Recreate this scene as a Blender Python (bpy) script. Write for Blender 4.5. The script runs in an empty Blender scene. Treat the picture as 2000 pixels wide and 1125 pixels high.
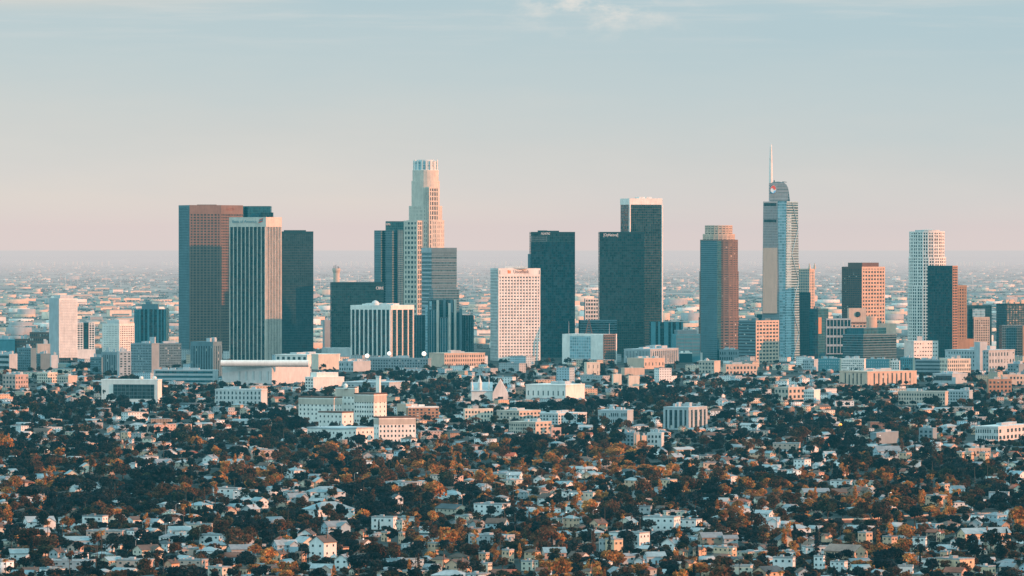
import bpy, math, random
import numpy as np
from mathutils import Vector, Matrix
R = math.radians
rnd = random.Random(7)
C = bpy.context.scene.collection
sc = bpy.context.scene
sc.view_settings.view_transform = 'Standard'; sc.view_settings.look = 'None'; sc.view_settings.exposure = 0
sc.render.engine = 'CYCLES'; sc.cycles.use_denoising = True; sc.cycles.max_bounces = 5; sc.cycles.diffuse_bounces = 3; sc.cycles.transparent_max_bounces = 8

# ---------------------------------------------------------------- view geometry
F, H, HY = 10370.0, 160.0, 492.0        # focal length in px of the 2000 px photo, eye height, horizon row
def PX(px, D): return (px - 1000.0) / F * D
def PZ(py, D): return H - (py - HY) * D / F
def DG(py): return H * F / (py - HY)    # distance of the ground seen at a row
SUN_D, SUN_E = R(17), R(9.0)           # sun: to the right and a little behind the viewer, low

# ---------------------------------------------------------------- materials
def new_mat(name):
    m = bpy.data.materials.new(name); m.use_nodes = True
    nt = m.node_tree; nt.nodes.clear()
    return m, nt
def N(nt, typ, **kw):
    n = nt.nodes.new(typ)
    for k, v in kw.items():
        if k in n.inputs: n.inputs[k].default_value = v
        else: setattr(n, k, v)
    return n
def L(nt, a, ao, b, bi): nt.links.new(a.outputs[ao], b.inputs[bi])
def principled(nt, rough=.7, spec=.3):
    b = N(nt, 'ShaderNodeBsdfPrincipled'); o = N(nt, 'ShaderNodeOutputMaterial')
    b.inputs['Roughness'].default_value = rough
    b.inputs['Specular IOR Level'].default_value = spec
    L(nt, b, 'BSDF', o, 'Surface'); return b
def mixc(nt, a, b, fac=None, typ='MIX', f=.5):
    n = N(nt, 'ShaderNodeMix', data_type='RGBA', blend_type=typ)
    n.inputs[0].default_value = f
    if fac is not None: nt.links.new(fac, n.inputs[0])
    for i, c in ((6, a), (7, b)):
        if hasattr(c, 'links') or isinstance(c, bpy.types.NodeSocket): nt.links.new(c, n.inputs[i])
        else: n.inputs[i].default_value = (*c[:3], 1)
    return n.outputs[2]
def math_(nt, op, a, b=None, c=None):
    n = N(nt, 'ShaderNodeMath', operation=op)
    for i, v in enumerate((a, b, c)):
        if v is None: continue
        if isinstance(v, bpy.types.NodeSocket): nt.links.new(v, n.inputs[i])
        else: n.inputs[i].default_value = v
    return n.outputs[0]
def noise(nt, scale, detail=3, vec=None, rough=.6):
    n = N(nt, 'ShaderNodeTexNoise'); n.inputs['Scale'].default_value = scale
    n.inputs['Detail'].default_value = detail; n.inputs['Roughness'].default_value = rough
    if vec is not None: nt.links.new(vec, n.inputs['Vector'])
    return n
def objpos(nt):
    return N(nt, 'ShaderNodeTexCoord').outputs['Object']
def stretched(nt, vec, s):
    m = N(nt, 'ShaderNodeMapping'); nt.links.new(vec, m.inputs['Vector']); m.inputs['Scale'].default_value = s
    return m.outputs[0]

def plaster(name, col, rough=.8, var=.12, src=None):
    """painted / concrete wall: base colour, blotches and faint vertical rain streaks. src: 'OBJ' object colour, 'ATT' attribute"""
    m, nt = new_mat(name); b = principled(nt, rough, .2)
    if src == 'OBJ': c = N(nt, 'ShaderNodeObjectInfo').outputs['Color']
    elif src == 'ATT': c = N(nt, 'ShaderNodeAttribute', attribute_name='col').outputs['Color']
    else: c = col
    p = N(nt, 'ShaderNodeNewGeometry').outputs['Position'] if src else objpos(nt)
    n1 = noise(nt, .09, 4, p); n2 = noise(nt, 1, 3, stretched(nt, p, (.6, .6, .06)))
    f = math_(nt, 'ADD', math_(nt, 'MULTIPLY', n1.outputs[0], .6), math_(nt, 'MULTIPLY', n2.outputs[0], .4))
    lo, hi = 1 - var * 2.2, 1 + var * 1.2
    mr = N(nt, 'ShaderNodeMapRange'); nt.links.new(f, mr.inputs[0]); mr.inputs[1].default_value = .3; mr.inputs[2].default_value = .7
    mr.inputs[3].default_value = lo; mr.inputs[4].default_value = hi
    v = N(nt, 'ShaderNodeCombineColor')
    for i in range(3): nt.links.new(mr.outputs[0], v.inputs[i])
    nt.links.new(mixc(nt, c, v.outputs[0], typ='MULTIPLY', f=1.0), b.inputs['Base Color'])
    return m

def curtain(name, glass, line, wu=3.0, wz=3.9, lw=.16, lh=.22, rough=.22, spec=.5, rnd_amt=.55, lit=0.0):
    """curtain wall: panes with individual tone, mullion and floor lines, along any vertical face"""
    m, nt = new_mat(name); b = principled(nt, rough, spec)
    geo = N(nt, 'ShaderNodeNewGeometry'); tc = N(nt, 'ShaderNodeTexCoord')
    cr = N(nt, 'ShaderNodeVectorMath', operation='CROSS_PRODUCT'); L(nt, geo, 'True Normal', cr, 0); cr.inputs[1].default_value = (0, 0, 1)
    dt = N(nt, 'ShaderNodeVectorMath', operation='DOT_PRODUCT'); L(nt, geo, 'Position', dt, 0); nt.links.new(cr.outputs[0], dt.inputs[1])
    sp = N(nt, 'ShaderNodeSeparateXYZ'); L(nt, geo, 'Position', sp, 0)
    u = math_(nt, 'DIVIDE', dt.outputs['Value'], wu); z = math_(nt, 'DIVIDE', sp.outputs[2], wz)
    fu, fz = math_(nt, 'FRACT', u), math_(nt, 'FRACT', z)
    cx = N(nt, 'ShaderNodeCombineXYZ'); nt.links.new(math_(nt, 'FLOOR', u), cx.inputs[0]); nt.links.new(math_(nt, 'FLOOR', z), cx.inputs[1])
    wn = N(nt, 'ShaderNodeTexWhiteNoise', noise_dimensions='3D'); nt.links.new(cx.outputs[0], wn.inputs['Vector'])
    big = noise(nt, .02, 3, geo.outputs['Position'])
    mr = N(nt, 'ShaderNodeMapRange'); nt.links.new(math_(nt, 'ADD', math_(nt, 'MULTIPLY', wn.outputs[0], .5), math_(nt, 'MULTIPLY', big.outputs[0], .5)), mr.inputs[0])
    mr.inputs[1].default_value = .15; mr.inputs[2].default_value = .8; mr.inputs[3].default_value = 1 - rnd_amt; mr.inputs[4].default_value = 1 + rnd_amt
    v = N(nt, 'ShaderNodeCombineColor')
    for i in range(3): nt.links.new(mr.outputs[0], v.inputs[i])
    g = mixc(nt, glass, v.outputs[0], typ='MULTIPLY', f=1.0)
    j1 = N(nt, 'ShaderNodeVectorMath', operation='SUBTRACT'); L(nt, wn, 'Color', j1, 0); j1.inputs[1].default_value = (.5, .5, .5)
    j2 = N(nt, 'ShaderNodeVectorMath', operation='SCALE'); nt.links.new(j1.outputs[0], j2.inputs[0]); j2.inputs['Scale'].default_value = .09
    j3 = N(nt, 'ShaderNodeVectorMath', operation='ADD'); L(nt, geo, 'Normal', j3, 0); nt.links.new(j2.outputs[0], j3.inputs[1])
    j4 = N(nt, 'ShaderNodeVectorMath', operation='NORMALIZE'); nt.links.new(j3.outputs[0], j4.inputs[0]); nt.links.new(j4.outputs[0], b.inputs['Normal'])
    if lit > 0:
        g = mixc(nt, g, (.5, .5, .45), fac=math_(nt, 'GREATER_THAN', wn.outputs[0], 1 - lit))  # a few panes are pale with drawn blinds
    isl = math_(nt, 'MAXIMUM', math_(nt, 'LESS_THAN', fu, lw), math_(nt, 'LESS_THAN', fz, lh))
    nt.links.new(mixc(nt, g, line, fac=isl), b.inputs['Base Color'])
    nt.links.new(math_(nt, 'MULTIPLY_ADD', isl, .4, rough), b.inputs['Roughness'])
    return m

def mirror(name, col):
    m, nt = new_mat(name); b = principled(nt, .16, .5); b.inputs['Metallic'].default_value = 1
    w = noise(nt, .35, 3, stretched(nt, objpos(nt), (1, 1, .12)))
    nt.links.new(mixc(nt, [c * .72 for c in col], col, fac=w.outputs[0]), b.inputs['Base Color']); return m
def leafy(name, src, trans=.25):
    m, nt = new_mat(name); o = N(nt, 'ShaderNodeOutputMaterial')
    c = N(nt, 'ShaderNodeObjectInfo').outputs['Color'] if src == 'OBJ' else N(nt, 'ShaderNodeAttribute', attribute_name='col').outputs['Color']
    t = N(nt, 'ShaderNodeAttribute', attribute_name='tone')
    c2 = mixc(nt, c, t.outputs['Color'], typ='MULTIPLY', f=1.0) if src == 'OBJ' else c
    d = N(nt, 'ShaderNodeBsdfDiffuse'); tr = N(nt, 'ShaderNodeBsdfTranslucent'); mx = N(nt, 'ShaderNodeMixShader')
    nt.links.new(c2, d.inputs[0]); nt.links.new(c2, tr.inputs[0]); mx.inputs[0].default_value = trans
    L(nt, d, 0, mx, 1); L(nt, tr, 0, mx, 2); L(nt, mx, 0, o, 0)
    return m
def glow(name, col, s):
    m, nt = new_mat(name); b = principled(nt, .4, .3); b.inputs['Base Color'].default_value = (*col, 1)
    b.inputs['Emission Color'].default_value = (*col, 1); b.inputs['Emission Strength'].default_value = s
    nz = noise(nt, .5, 2, objpos(nt)); nt.links.new(math_(nt, 'MULTIPLY', nz.outputs[0], s * 2), b.inputs['Emission Strength'])
    return m

M = dict(
    white=plaster('white_concrete', (.84, .785, .72)), warm=plaster('warm_concrete', (.66, .575, .49)), pale=plaster('pale_concrete', (.60, .60, .58)),
    stone=plaster('light_granite', (.66, .575, .48)), grey=plaster('grey_concrete', (.24, .29, .31)), beige=plaster('beige_stone', (.55, .46, .38)),
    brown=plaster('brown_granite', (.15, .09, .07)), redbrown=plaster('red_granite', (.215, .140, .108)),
    cream=plaster('cream_stucco', (.72, .62, .50)), pink=plaster('pink_stucco', (.55, .40, .34)),
    peach=plaster('sunlit_peach', (.62, .46, .35)), skyblue=plaster('sky_reflection_blue', (.42, .60, .64), .35), brick=plaster('orange_brick', (.42, .23, .14)),  # peach puts sunlit warmth, skyblue reflected sky, into the surface colour
    steel=plaster('blue_grey_panel', (.14, .21, .235)), dark=plaster('dark_panel', (.010, .045, .055)),
    teal=plaster('teal_panel', (.09, .24, .28)), roofing=plaster('roof_gravel', (.34, .34, .34)),
    tile=plaster('brown_roof_tile', (.15, .075, .05)), slate=plaster('dark_roof', (.09, .11, .12)),
    orange=plaster('orange_panel', (.50, .26, .14)), palegrey=plaster('pale_grey_stone', (.42, .46, .47)),
    metal=plaster('mast_metal', (.5, .5, .5), .4),
    gdark=curtain('dark_glass', (.004, .030, .036), (.007, .042, .050), rough=.07, rnd_amt=.85),
    gblack=curtain('black_glass', (.003, .024, .030), (.005, .030, .036), rough=.07, rnd_amt=.9),
    gbrown=curtain('bronze_glass', (.012, .034, .038), (.022, .048, .052)),
    gteal=curtain('teal_glass', (.010, .075, .095), (.016, .095, .115)),
    gblue=curtain('blue_glass', (.040, .105, .125), (.15, .22, .245), wu=2.5, lw=.1, lh=.35),
    gpale=curtain('pale_blue_glass', (.17, .31, .35), (.38, .50, .54), wu=3.5, wz=4.2, lw=.1, lh=.3, rough=.3),
    gwin=curtain('window_glass', (.015, .036, .044), (.02, .045, .052), rnd_amt=.9, lit=.05),
    pane=curtain('house_pane', (.02, .035, .04), (.03, .045, .05), wu=1.1, wz=1.3, rnd_amt=.8),
    wall=plaster('house_wall', None, .85, .10, 'OBJ'), roof=plaster('house_roof', None, .8, .22, 'OBJ'),
    mass=plaster('neighbourhood_paint', None, .85, .12, 'ATT'),
    leaf=leafy('leaves', 'OBJ', .25), leafmass=leafy('leaves_mass', 'ATT', .25),
    bark=plaster('bark', (.10, .075, .055)), letter=plaster('sign_letters', (.92, .92, .90)),
    letterdim=plaster('sign_letters_grey', (.20, .32, .36)), letterbrown=plaster('sign_letters_brown', (.30, .13, .08)),
    logo_o=plaster('sign_orange', (.85, .26, .08)), logo_r=plaster('emblem_red', (.8, .10, .06)), logo_b=plaster('emblem_blue', (.10, .42, .75)),
    mirror=mirror('sun_patch_mirror', (.80, .58, .46)),  # warm tint stands in for sunlight on the glass
    lamp=glow('glint_glow', (1, .95, .85), 1.0), amber=glow('amber_glint', (1, .42, .06), 1.3),  # glow of globes and lamp heads that stand in for glints
)

# ---------------------------------------------------------------- mesh + object helpers
class MB:
    def __init__(s): s.v = []; s.f = []
    def add(s, vs, fs):
        n = len(s.v); s.v += [tuple(p) for p in vs]; s.f += [tuple(i + n for i in f) for f in fs]
    def hexa(s, p):      # 8 points: bottom 4 ccw, top 4 ccw
        s.add(p, [(3, 2, 1, 0), (4, 5, 6, 7), (0, 1, 5, 4), (1, 2, 6, 5), (2, 3, 7, 6), (3, 0, 4, 7)])
    def box(s, x0, x1, y0, y1, z0, z1):
        s.hexa([(x0, y0, z0), (x1, y0, z0), (x1, y1, z0), (x0, y1, z0), (x0, y0, z1), (x1, y0, z1), (x1, y1, z1), (x0, y1, z1)])
    def prism(s, poly, z0, z1, poly1=None):   # poly ccw from above
        n = len(poly); q = poly1 or poly
        s.add([(x, y, z0) for x, y in poly] + [(x, y, z1) for x, y in q],
              [tuple(range(n - 1, -1, -1)), tuple(range(n, 2 * n))] + [(i, (i + 1) % n, n + (i + 1) % n, n + i) for i in range(n)])
    def tube(s, p, q, r0, r1, n=6):
        p, q = Vector(p), Vector(q); d = (q - p).normalized()
        a = d.orthogonal().normalized(); b = d.cross(a)
        r = [(p + (a * math.cos(t) + b * math.sin(t)) * r0) for t in [2 * math.pi * i / n for i in range(n)]]
        r += [(q + (a * math.cos(t) + b * math.sin(t)) * r1) for t in [2 * math.pi * i / n for i in range(n)]]
        s.add(r, [tuple(range(n - 1, -1, -1)), tuple(range(n, 2 * n))] + [(i, (i + 1) % n, n + (i + 1) % n, n + i) for i in range(n)])
    def lathe(s, c, prof, n=16):
        vs = []; fs = []
        for r, z in prof: vs += [(c[0] + r * math.cos(2 * math.pi * i / n), c[1] + r * math.sin(2 * math.pi * i / n), c[2] + z) for i in range(n)]
        for k in range(len(prof) - 1):
            for i in range(n): fs.append((k * n + i, k * n + (i + 1) % n, (k + 1) * n + (i + 1) % n, (k + 1) * n + i))
        fs += [tuple(range(n - 1, -1, -1)), tuple(range((len(prof) - 1) * n, len(prof) * n))]
        s.add(vs, fs)
    def build(s, name, mat, parent=None, off=(0, 0, 0)):
        me = bpy.data.meshes.new(name)
        me.from_pydata([(x - off[0], y - off[1], z - off[2]) for x, y, z in s.v], [], s.f); me.update()
        me.materials.append(mat)
        o = bpy.data.objects.new(name, me); C.objects.link(o)
        if parent: o.parent = parent
        return o

def tag(o, label, cat, group=None, kind=None):
    if label: o['label'] = label
    if cat: o['category'] = cat
    if group: o['group'] = group
    if kind: o['kind'] = kind
    return o
def empty(name, loc, label, cat, group=None, rz=0):
    o = bpy.data.objects.new(name, None); C.objects.link(o); o.location = loc; o.rotation_euler[2] = rz
    o.empty_display_size = 1
    return tag(o, label, cat, group)
def clone(o, parent=None):
    c = o.copy(); C.objects.link(c)
    if parent: c.parent = parent
    return c

FOOT = []       # occupied ground (x0,x1,y0,y1)
KEEP = []       # picture areas where random trees may not stand in front: (px0,px1,py0,py1,D)
def occupy(poly, m=2):
    xs = [p[0] for p in poly]; ys = [p[1] for p in poly]
    FOOT.append((min(xs) - m, max(xs) + m, min(ys) - m, max(ys) + m))

def rect(xl, xc, xr, D, a, back=None):
    """plan rectangle whose nearest corner stands at column xc, distance D; left face reaches xl, right face xr. ccw from above"""
    A = R(a); ca, sa = math.cos(A), math.sin(A)
    cx = PX(xc, D); kl, kr = (xl - 1000) / F, (xr - 1000) / F
    tl = (cx - kl * D) / (ca + kl * sa) if xc > xl + .2 else back
    tr = (kr * D - cx) / (sa - kr * ca) if xr > xc + .2 else back
    if back:
        tl = max(tl, 0.1); tr = max(tr, .1)
    Cn = (cx, D); Lp = (cx - tl * ca, D + tl * sa); Rp = (cx + tr * sa, D + tr * ca)
    B = (Lp[0] + tr * sa, Lp[1] + tr * ca)
    return [Lp, Cn, Rp, B]     # left, corner, right, back

class Thing:
    def __init__(s, name, label, cat, D, px, group=None):
        s.loc = (PX(px, D), D, 0); s.D = D
        s.root = empty(name, s.loc, label, cat, group)
    def part(s, mb, name, mat, parent=None):
        o = mb.build(name, mat if not isinstance(mat, str) else M[mat], parent or s.root, s.loc)
        return o
    def prism(s, name, poly, z0, z1, mat, poly1=None, parent=None):
        mb = MB(); mb.prism(poly, z0, z1, poly1); return s.part(mb, name, mat, parent)
    def z(s, py): return PZ(py, s.D)
    def facade(s, mb, P, Q, z0, z1, nx, nz, pw, sh, proj, P1=None, Q1=None, top=0, edge=True, off=0.0, sproj=.75):
        """piers (nx bays) and floor bands (nz floors) standing proud of the face P->Q (seen from outside, left to right)"""
        P1 = P1 or P; Q1 = Q1 or Q
        d = Vector((Q[0] - P[0], Q[1] - P[1], 0)); ln = d.length; n = Vector((d.y, -d.x, 0)).normalized()
        def pt(u, v, o): 
            a = (P[0] + (Q[0] - P[0]) * u, P[1] + (Q[1] - P[1]) * u); b = (P1[0] + (Q1[0] - P1[0]) * u, P1[1] + (Q1[1] - P1[1]) * u)
            return (a[0] + (b[0] - a[0]) * v + n.x * o, a[1] + (b[1] - a[1]) * v + n.y * o, z0 + (z1 - z0) * v)
        def bx(u0, u1, v0, v1, o):
            i = -.05
            mb.hexa([pt(u0, v0, o), pt(u1, v0, o), pt(u1, v0, i), pt(u0, v0, i), pt(u0, v1, o), pt(u1, v1, o), pt(u1, v1, i), pt(u0, v1, i)])
        hh = z1 - z0
        if pw > 0:
            w = pw / ln
            for i in range(nx + 1):
                if not edge and i in (0, nx): continue
                c = min(max(i / nx, w / 2), 1 - w / 2)
                bx(c - w / 2, c + w / 2, 0, 1, proj)
        if sh > 0:
            for k in range(nz + 1):
                c = k / nz; h = sh / hh
                bx(.001, .999, max(0.001, c - h / 2), min(.999, c + h / 2), proj * sproj)
        if top > 0: bx(-.0005, 1.0005, max(-.0005, 1 - top / hh), 1.0005, proj * 1.15)
    def fins(s, P, Q, z0, z1, nx, pw, proj, mat, name='fin'):
        d = Vector((Q[0] - P[0], Q[1] - P[1], 0)); t = d.normalized(); n = Vector((d.y, -d.x, 0)).normalized()
        for i in range(nx + 1):
            c = Vector((P[0], P[1], 0)) + d * min(max(i / nx, pw / 2 / d.length), 1 - pw / 2 / d.length)
            a, b = c - t * pw / 2, c + t * pw / 2
            mb = MB(); mb.prism([(a.x - n.x * .05, a.y - n.y * .05), (a.x + n.x * proj, a.y + n.y * proj), (b.x + n.x * proj, b.y + n.y * proj), (b.x - n.x * .05, b.y - n.y * .05)], z0, z1)
            s.part(mb, name, mat)
    def windows(s, P, Q, z0, z1, nx, nz, ww, wh, mat='gwin', skip=0.0, arch=False):
        """separate window objects on a face (shared mesh)"""
        d = Vector((Q[0] - P[0], Q[1] - P[1], 0)); ang = math.atan2(d.y, d.x); n = Vector((d.y, -d.x, 0)).normalized()
        mb = MB(); mb.box(-ww / 2, ww / 2, -.12, .04, 0, wh); proto = None
        for i in range(nx):
            for k in range(nz):
                if rnd.random() < skip: continue
                c = Vector((P[0], P[1], 0)) + d * ((i + .5) / nx)
                zz = z0 + (z1 - z0) * (k + .5) / nz - wh / 2
                if proto is None: proto = mb.build('window', M[mat], s.root); o = proto
                else: o = clone(proto)
                o.location = (c.x - s.loc[0], c.y - s.loc[1], zz); o.rotation_euler = (0, 0, ang)
    def sign(s, text, P, Q, u, zc, h, mat, width=None, proj=.9, name='sign'):
        cu = bpy.data.curves.new('sign_text', 'FONT'); cu.body = text; cu.size = h * 1.35; cu.extrude = .12; cu.align_x = 'CENTER'; cu.align_y = 'CENTER'
        t = bpy.data.objects.new('sign_text', cu); C.objects.link(t)
        bpy.context.view_layer.update()
        me = bpy.data.meshes.new_from_object(t.evaluated_get(bpy.context.evaluated_depsgraph_get()))
        bpy.data.objects.remove(t)
        me.materials.clear(); me.materials.append(M[mat])
        o = bpy.data.objects.new(name, me); C.objects.link(o); o.parent = s.root
        d = Vector((Q[0] - P[0], Q[1] - P[1], 0)); n = Vector((d.y, -d.x, 0)).normalized(); c = Vector((P[0], P[1], 0)) + d * u + n * proj
        xs = [v.co.x for v in me.vertices]; w = max(xs) - min(xs)
        sx = (width / w) if width else 1
        o.scale = (sx, 1, 1)
        o.rotation_euler = Matrix(((d.normalized().x, 0, n.x), (d.normalized().y, 0, n.y), (0, 1, 0))).to_euler()
        o.location = (c.x - s.loc[0], c.y - s.loc[1], zc)
        return o
    def box_on(s, name, px0, px1, py0, py1, dd, depth, mat, parent=None):
        D = s.D + dd
        mb = MB(); mb.box(PX(px0, D), PX(px1, D), D, D + depth, PZ(py1, D), PZ(py0, D)); return s.part(mb, name, mat, parent)
def lerp(a, b, t): return (a[0] + (b[0] - a[0]) * t, a[1] + (b[1] - a[1]) * t)
def inset(poly, k):
    cx = sum(p[0] for p in poly) / len(poly); cy = sum(p[1] for p in poly) / len(poly)
    return [(cx + (x - cx) * k, cy + (y - cy) * k) for x, y in poly]
def keep(x0, x1, y0, y1, D): KEEP.append((x0, x1, y0, y1, D))
def disc(cx, cy, r, n=24, ry=None, a0=0):
    return [(cx + r * math.cos(2 * math.pi * i / n + a0), cy + (ry or r) * math.sin(2 * math.pi * i / n + a0)) for i in range(n)]

# ---------------------------------------------------------------- camera, light, sky, haze, ground
def set_ramp(node, stops):
    el = node.color_ramp.elements
    el[0].position, el[0].color = stops[0][0], (*stops[0][1], 1)
    el[1].position, el[1].color = stops[-1][0], (*stops[-1][1], 1)
    for p, c in stops[1:-1]: e = el.new(p); e.color = (*c, 1)
def setup():
    cam = bpy.data.cameras.new('camera'); co = bpy.data.objects.new('camera', cam); C.objects.link(co)
    cam.sensor_width = 36; cam.lens = 36 * F / 2000; cam.clip_start = 5; cam.clip_end = 300000
    co.location = (0, 0, H); co.rotation_euler = (R(90) - math.atan((562.5 - HY) / F), 0, 0)
    sc.camera = co
    sun = bpy.data.lights.new('sun', 'SUN'); so = bpy.data.objects.new('sun', sun); C.objects.link(so)
    sun.energy = 5.0; sun.angle = R(.5); sun.color = (1.0, .36, .125)
    dv = Vector((math.cos(SUN_D) * math.cos(SUN_E), -math.sin(SUN_D) * math.cos(SUN_E), math.sin(SUN_E)))
    so.rotation_euler = dv.to_track_quat('Z', 'Y').to_euler(); so.location = (3000, -1000, 1500)
    w = bpy.data.worlds.new('World'); sc.world = w; w.use_nodes = True; nt = w.node_tree; nt.nodes.clear()
    out = N(nt, 'ShaderNodeOutputWorld')
    sky = N(nt, 'ShaderNodeTexSky', sky_type='NISHITA'); sky.sun_disc = False
    sky.sun_elevation = SUN_E; sky.sun_rotation = math.atan2(dv.x, dv.y)
    b1 = N(nt, 'ShaderNodeBackground'); L(nt, sky, 0, b1, 0); b1.inputs[1].default_value = .012
    tc = N(nt, 'ShaderNodeTexCoord'); sp = N(nt, 'ShaderNodeSeparateXYZ'); L(nt, tc, 'Generated', sp, 0)
    # low sky: pinkish at the horizon through grey to pale teal, with wide soft variation
    nz = noise(nt, 1, 4, stretched(nt, tc.outputs['Generated'], (14, 14, 60)))
    zz = math_(nt, 'ADD', sp.outputs[2], math_(nt, 'MULTIPLY', math_(nt, 'SUBTRACT', nz.outputs[0], .5), .016))
    # the left of the view stays greyer: push the ramp up there
    zz = math_(nt, 'ADD', zz, math_(nt, 'MULTIPLY', sp.outputs[0], .05))
    mr = N(nt, 'ShaderNodeMapRange'); nt.links.new(zz, mr.inputs[0]); mr.inputs[1].default_value = 0; mr.inputs[2].default_value = .058
    cr = N(nt, 'ShaderNodeValToRGB'); nt.links.new(mr.outputs[0], cr.inputs[0])
    stops = [(0, (.80, .82, .71)), (.10, (.775, .79, .70)), (.2, (.715, .74, .695)), (.34, (.64, .685, .67)), (.55, (.53, .64, .675)), (.8, (.45, .60, .67)), (1, (.43, .60, .68))]
    set_ramp(cr, stops)
    # wisps of cloud high in the view
    wv = stretched(nt, tc.outputs['Generated'], (95, 95, 210)); rot = N(nt, 'ShaderNodeMapping'); nt.links.new(wv, rot.inputs[0]); rot.inputs['Rotation'].default_value = (0, R(28), 0)
    wn = noise(nt, 1.0, 7, rot.outputs[0], .62)
    m1 = N(nt, 'ShaderNodeMapRange', interpolation_type='SMOOTHSTEP'); nt.links.new(wn.outputs[0], m1.inputs[0]); m1.inputs[1].default_value = .42; m1.inputs[2].default_value = .66
    def bump(sock, c, hw):
        n = N(nt, 'ShaderNodeMapRange', interpolation_type='SMOOTHSTEP'); nt.links.new(math_(nt, 'ABSOLUTE', math_(nt, 'SUBTRACT', sock, c)), n.inputs[0])
        n.inputs[1].default_value = hw; n.inputs[2].default_value = 0; n.inputs[3].default_value = 0; n.inputs[4].default_value = 1
        return n.outputs[0]
    X_, Z_ = sp.outputs[0], sp.outputs[2]
    msk = math_(nt, 'MULTIPLY', bump(X_, .016, .026), bump(Z_, .0475, .0095))
    f1 = math_(nt, 'MULTIPLY', math_(nt, 'MULTIPLY', msk, m1.outputs[0]), 1.0)
    f2 = math_(nt, 'MULTIPLY', math_(nt, 'MULTIPLY', bump(X_, -.095, .07), bump(Z_, .0505, .007)), .75)
    f3 = math_(nt, 'MULTIPLY', math_(nt, 'MULTIPLY', bump(X_, .075, .06), bump(Z_, .051, .006)), .55)
    sn = noise(nt, 1.0, 6, stretched(nt, tc.outputs['Generated'], (26, 26, 420)), .6)
    m2 = N(nt, 'ShaderNodeMapRange', interpolation_type='SMOOTHSTEP'); nt.links.new(sn.outputs[0], m2.inputs[0]); m2.inputs[1].default_value = .45; m2.inputs[2].default_value = .7
    f4 = math_(nt, 'MULTIPLY', math_(nt, 'MULTIPLY', bump(Z_, .047, .014), m2.outputs[0]), .38)
    base = mixc(nt, mixc(nt, cr.outputs[0], (.70, .735, .735), fac=f4), (.80, .80, .76), fac=f1)
    base = mixc(nt, base, (.80, .72, .62), fac=f2); base = mixc(nt, base, (.72, .70, .64), fac=f3)
    # high sky: brighter, bluer dome that lights the shaded walls
    up = N(nt, 'ShaderNodeMapRange', interpolation_type='SMOOTHSTEP'); L(nt, sp, 2, up, 0); up.inputs[1].default_value = .06; up.inputs[2].default_value = .35
    base = mixc(nt, base, (.82, 1.50, 1.72), fac=up.outputs[0])
    b2 = N(nt, 'ShaderNodeBackground'); nt.links.new(base, b2.inputs[0]); b2.inputs[1].default_value = .93
    ad = N(nt, 'ShaderNodeAddShader'); L(nt, b1, 0, ad, 0); L(nt, b2, 0, ad, 1); L(nt, ad, 0, out, 0)
    # haze: one homogeneous body of air over the whole basin, bluer light is taken up faster
    mb = MB(); mb.box(-70000, 70000, -6000, 95000, -60, 620)
    m, hn = new_mat('haze_air'); ho = N(hn, 'ShaderNodeOutputMaterial')
    ab = N(hn, 'ShaderNodeVolumeAbsorption'); em = N(hn, 'ShaderNodeEmission'); va = N(hn, 'ShaderNodeAddShader')
    sig = HAZE_SIGMA; J = HAZE_J
    ab.inputs[0].default_value = (*[1 - s / HAZE_MAX for s in sig], 1); ab.inputs[1].default_value = HAZE_MAX
    em.inputs[0].default_value = (*[s * j / HAZE_MAX for s, j in zip(sig, J)], 1); em.inputs[1].default_value = HAZE_MAX
    L(hn, ab, 0, va, 0); L(hn, em, 0, va, 1); L(hn, va, 0, ho, 'Volume')
    h = mb.build('haze', m); tag(h, None, None, kind='structure'); h.display_type = 'WIRE'
    mb = MB(); mb.box(-69000, 69000, 17000, 94000, -40, 168)
    m, hn = new_mat('haze_smog'); ho = N(hn, 'ShaderNodeOutputMaterial')
    ab = N(hn, 'ShaderNodeVolumeAbsorption'); em = N(hn, 'ShaderNodeEmission'); va = N(hn, 'ShaderNodeAddShader')
    sig = (4.6e-5, 3.0e-5, 2.6e-5); J = (.62, .61, .605)
    ab.inputs[0].default_value = (*[1 - s / HAZE_MAX for s in sig], 1); ab.inputs[1].default_value = HAZE_MAX
    em.inputs[0].default_value = (*[s * j / HAZE_MAX for s, j in zip(sig, J)], 1); em.inputs[1].default_value = HAZE_MAX
    L(hn, ab, 0, va, 0); L(hn, em, 0, va, 1); L(hn, va, 0, ho, 'Volume')
    h = mb.build('haze', m); tag(h, None, None, kind='structure'); h.display_type = 'WIRE'
    # ground
    g, gt = new_mat('ground_soil'); b = principled(gt, .9, .1)
    p = N(gt, 'ShaderNodeNewGeometry').outputs['Position']
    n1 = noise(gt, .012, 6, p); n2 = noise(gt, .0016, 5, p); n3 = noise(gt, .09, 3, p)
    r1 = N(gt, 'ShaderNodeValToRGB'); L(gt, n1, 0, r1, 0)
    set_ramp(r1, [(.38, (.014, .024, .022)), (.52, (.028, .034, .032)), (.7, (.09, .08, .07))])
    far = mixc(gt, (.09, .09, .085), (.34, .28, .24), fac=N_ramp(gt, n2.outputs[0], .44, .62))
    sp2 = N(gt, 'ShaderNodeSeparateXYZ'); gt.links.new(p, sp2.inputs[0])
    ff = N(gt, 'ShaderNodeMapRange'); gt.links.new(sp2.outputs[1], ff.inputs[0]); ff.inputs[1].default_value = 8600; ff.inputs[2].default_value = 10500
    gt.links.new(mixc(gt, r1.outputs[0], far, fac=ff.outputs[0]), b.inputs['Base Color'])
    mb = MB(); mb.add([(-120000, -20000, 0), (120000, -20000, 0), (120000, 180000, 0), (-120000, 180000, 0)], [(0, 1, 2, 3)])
    tag(mb.build('ground', g), None, None, kind='structure')
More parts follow.
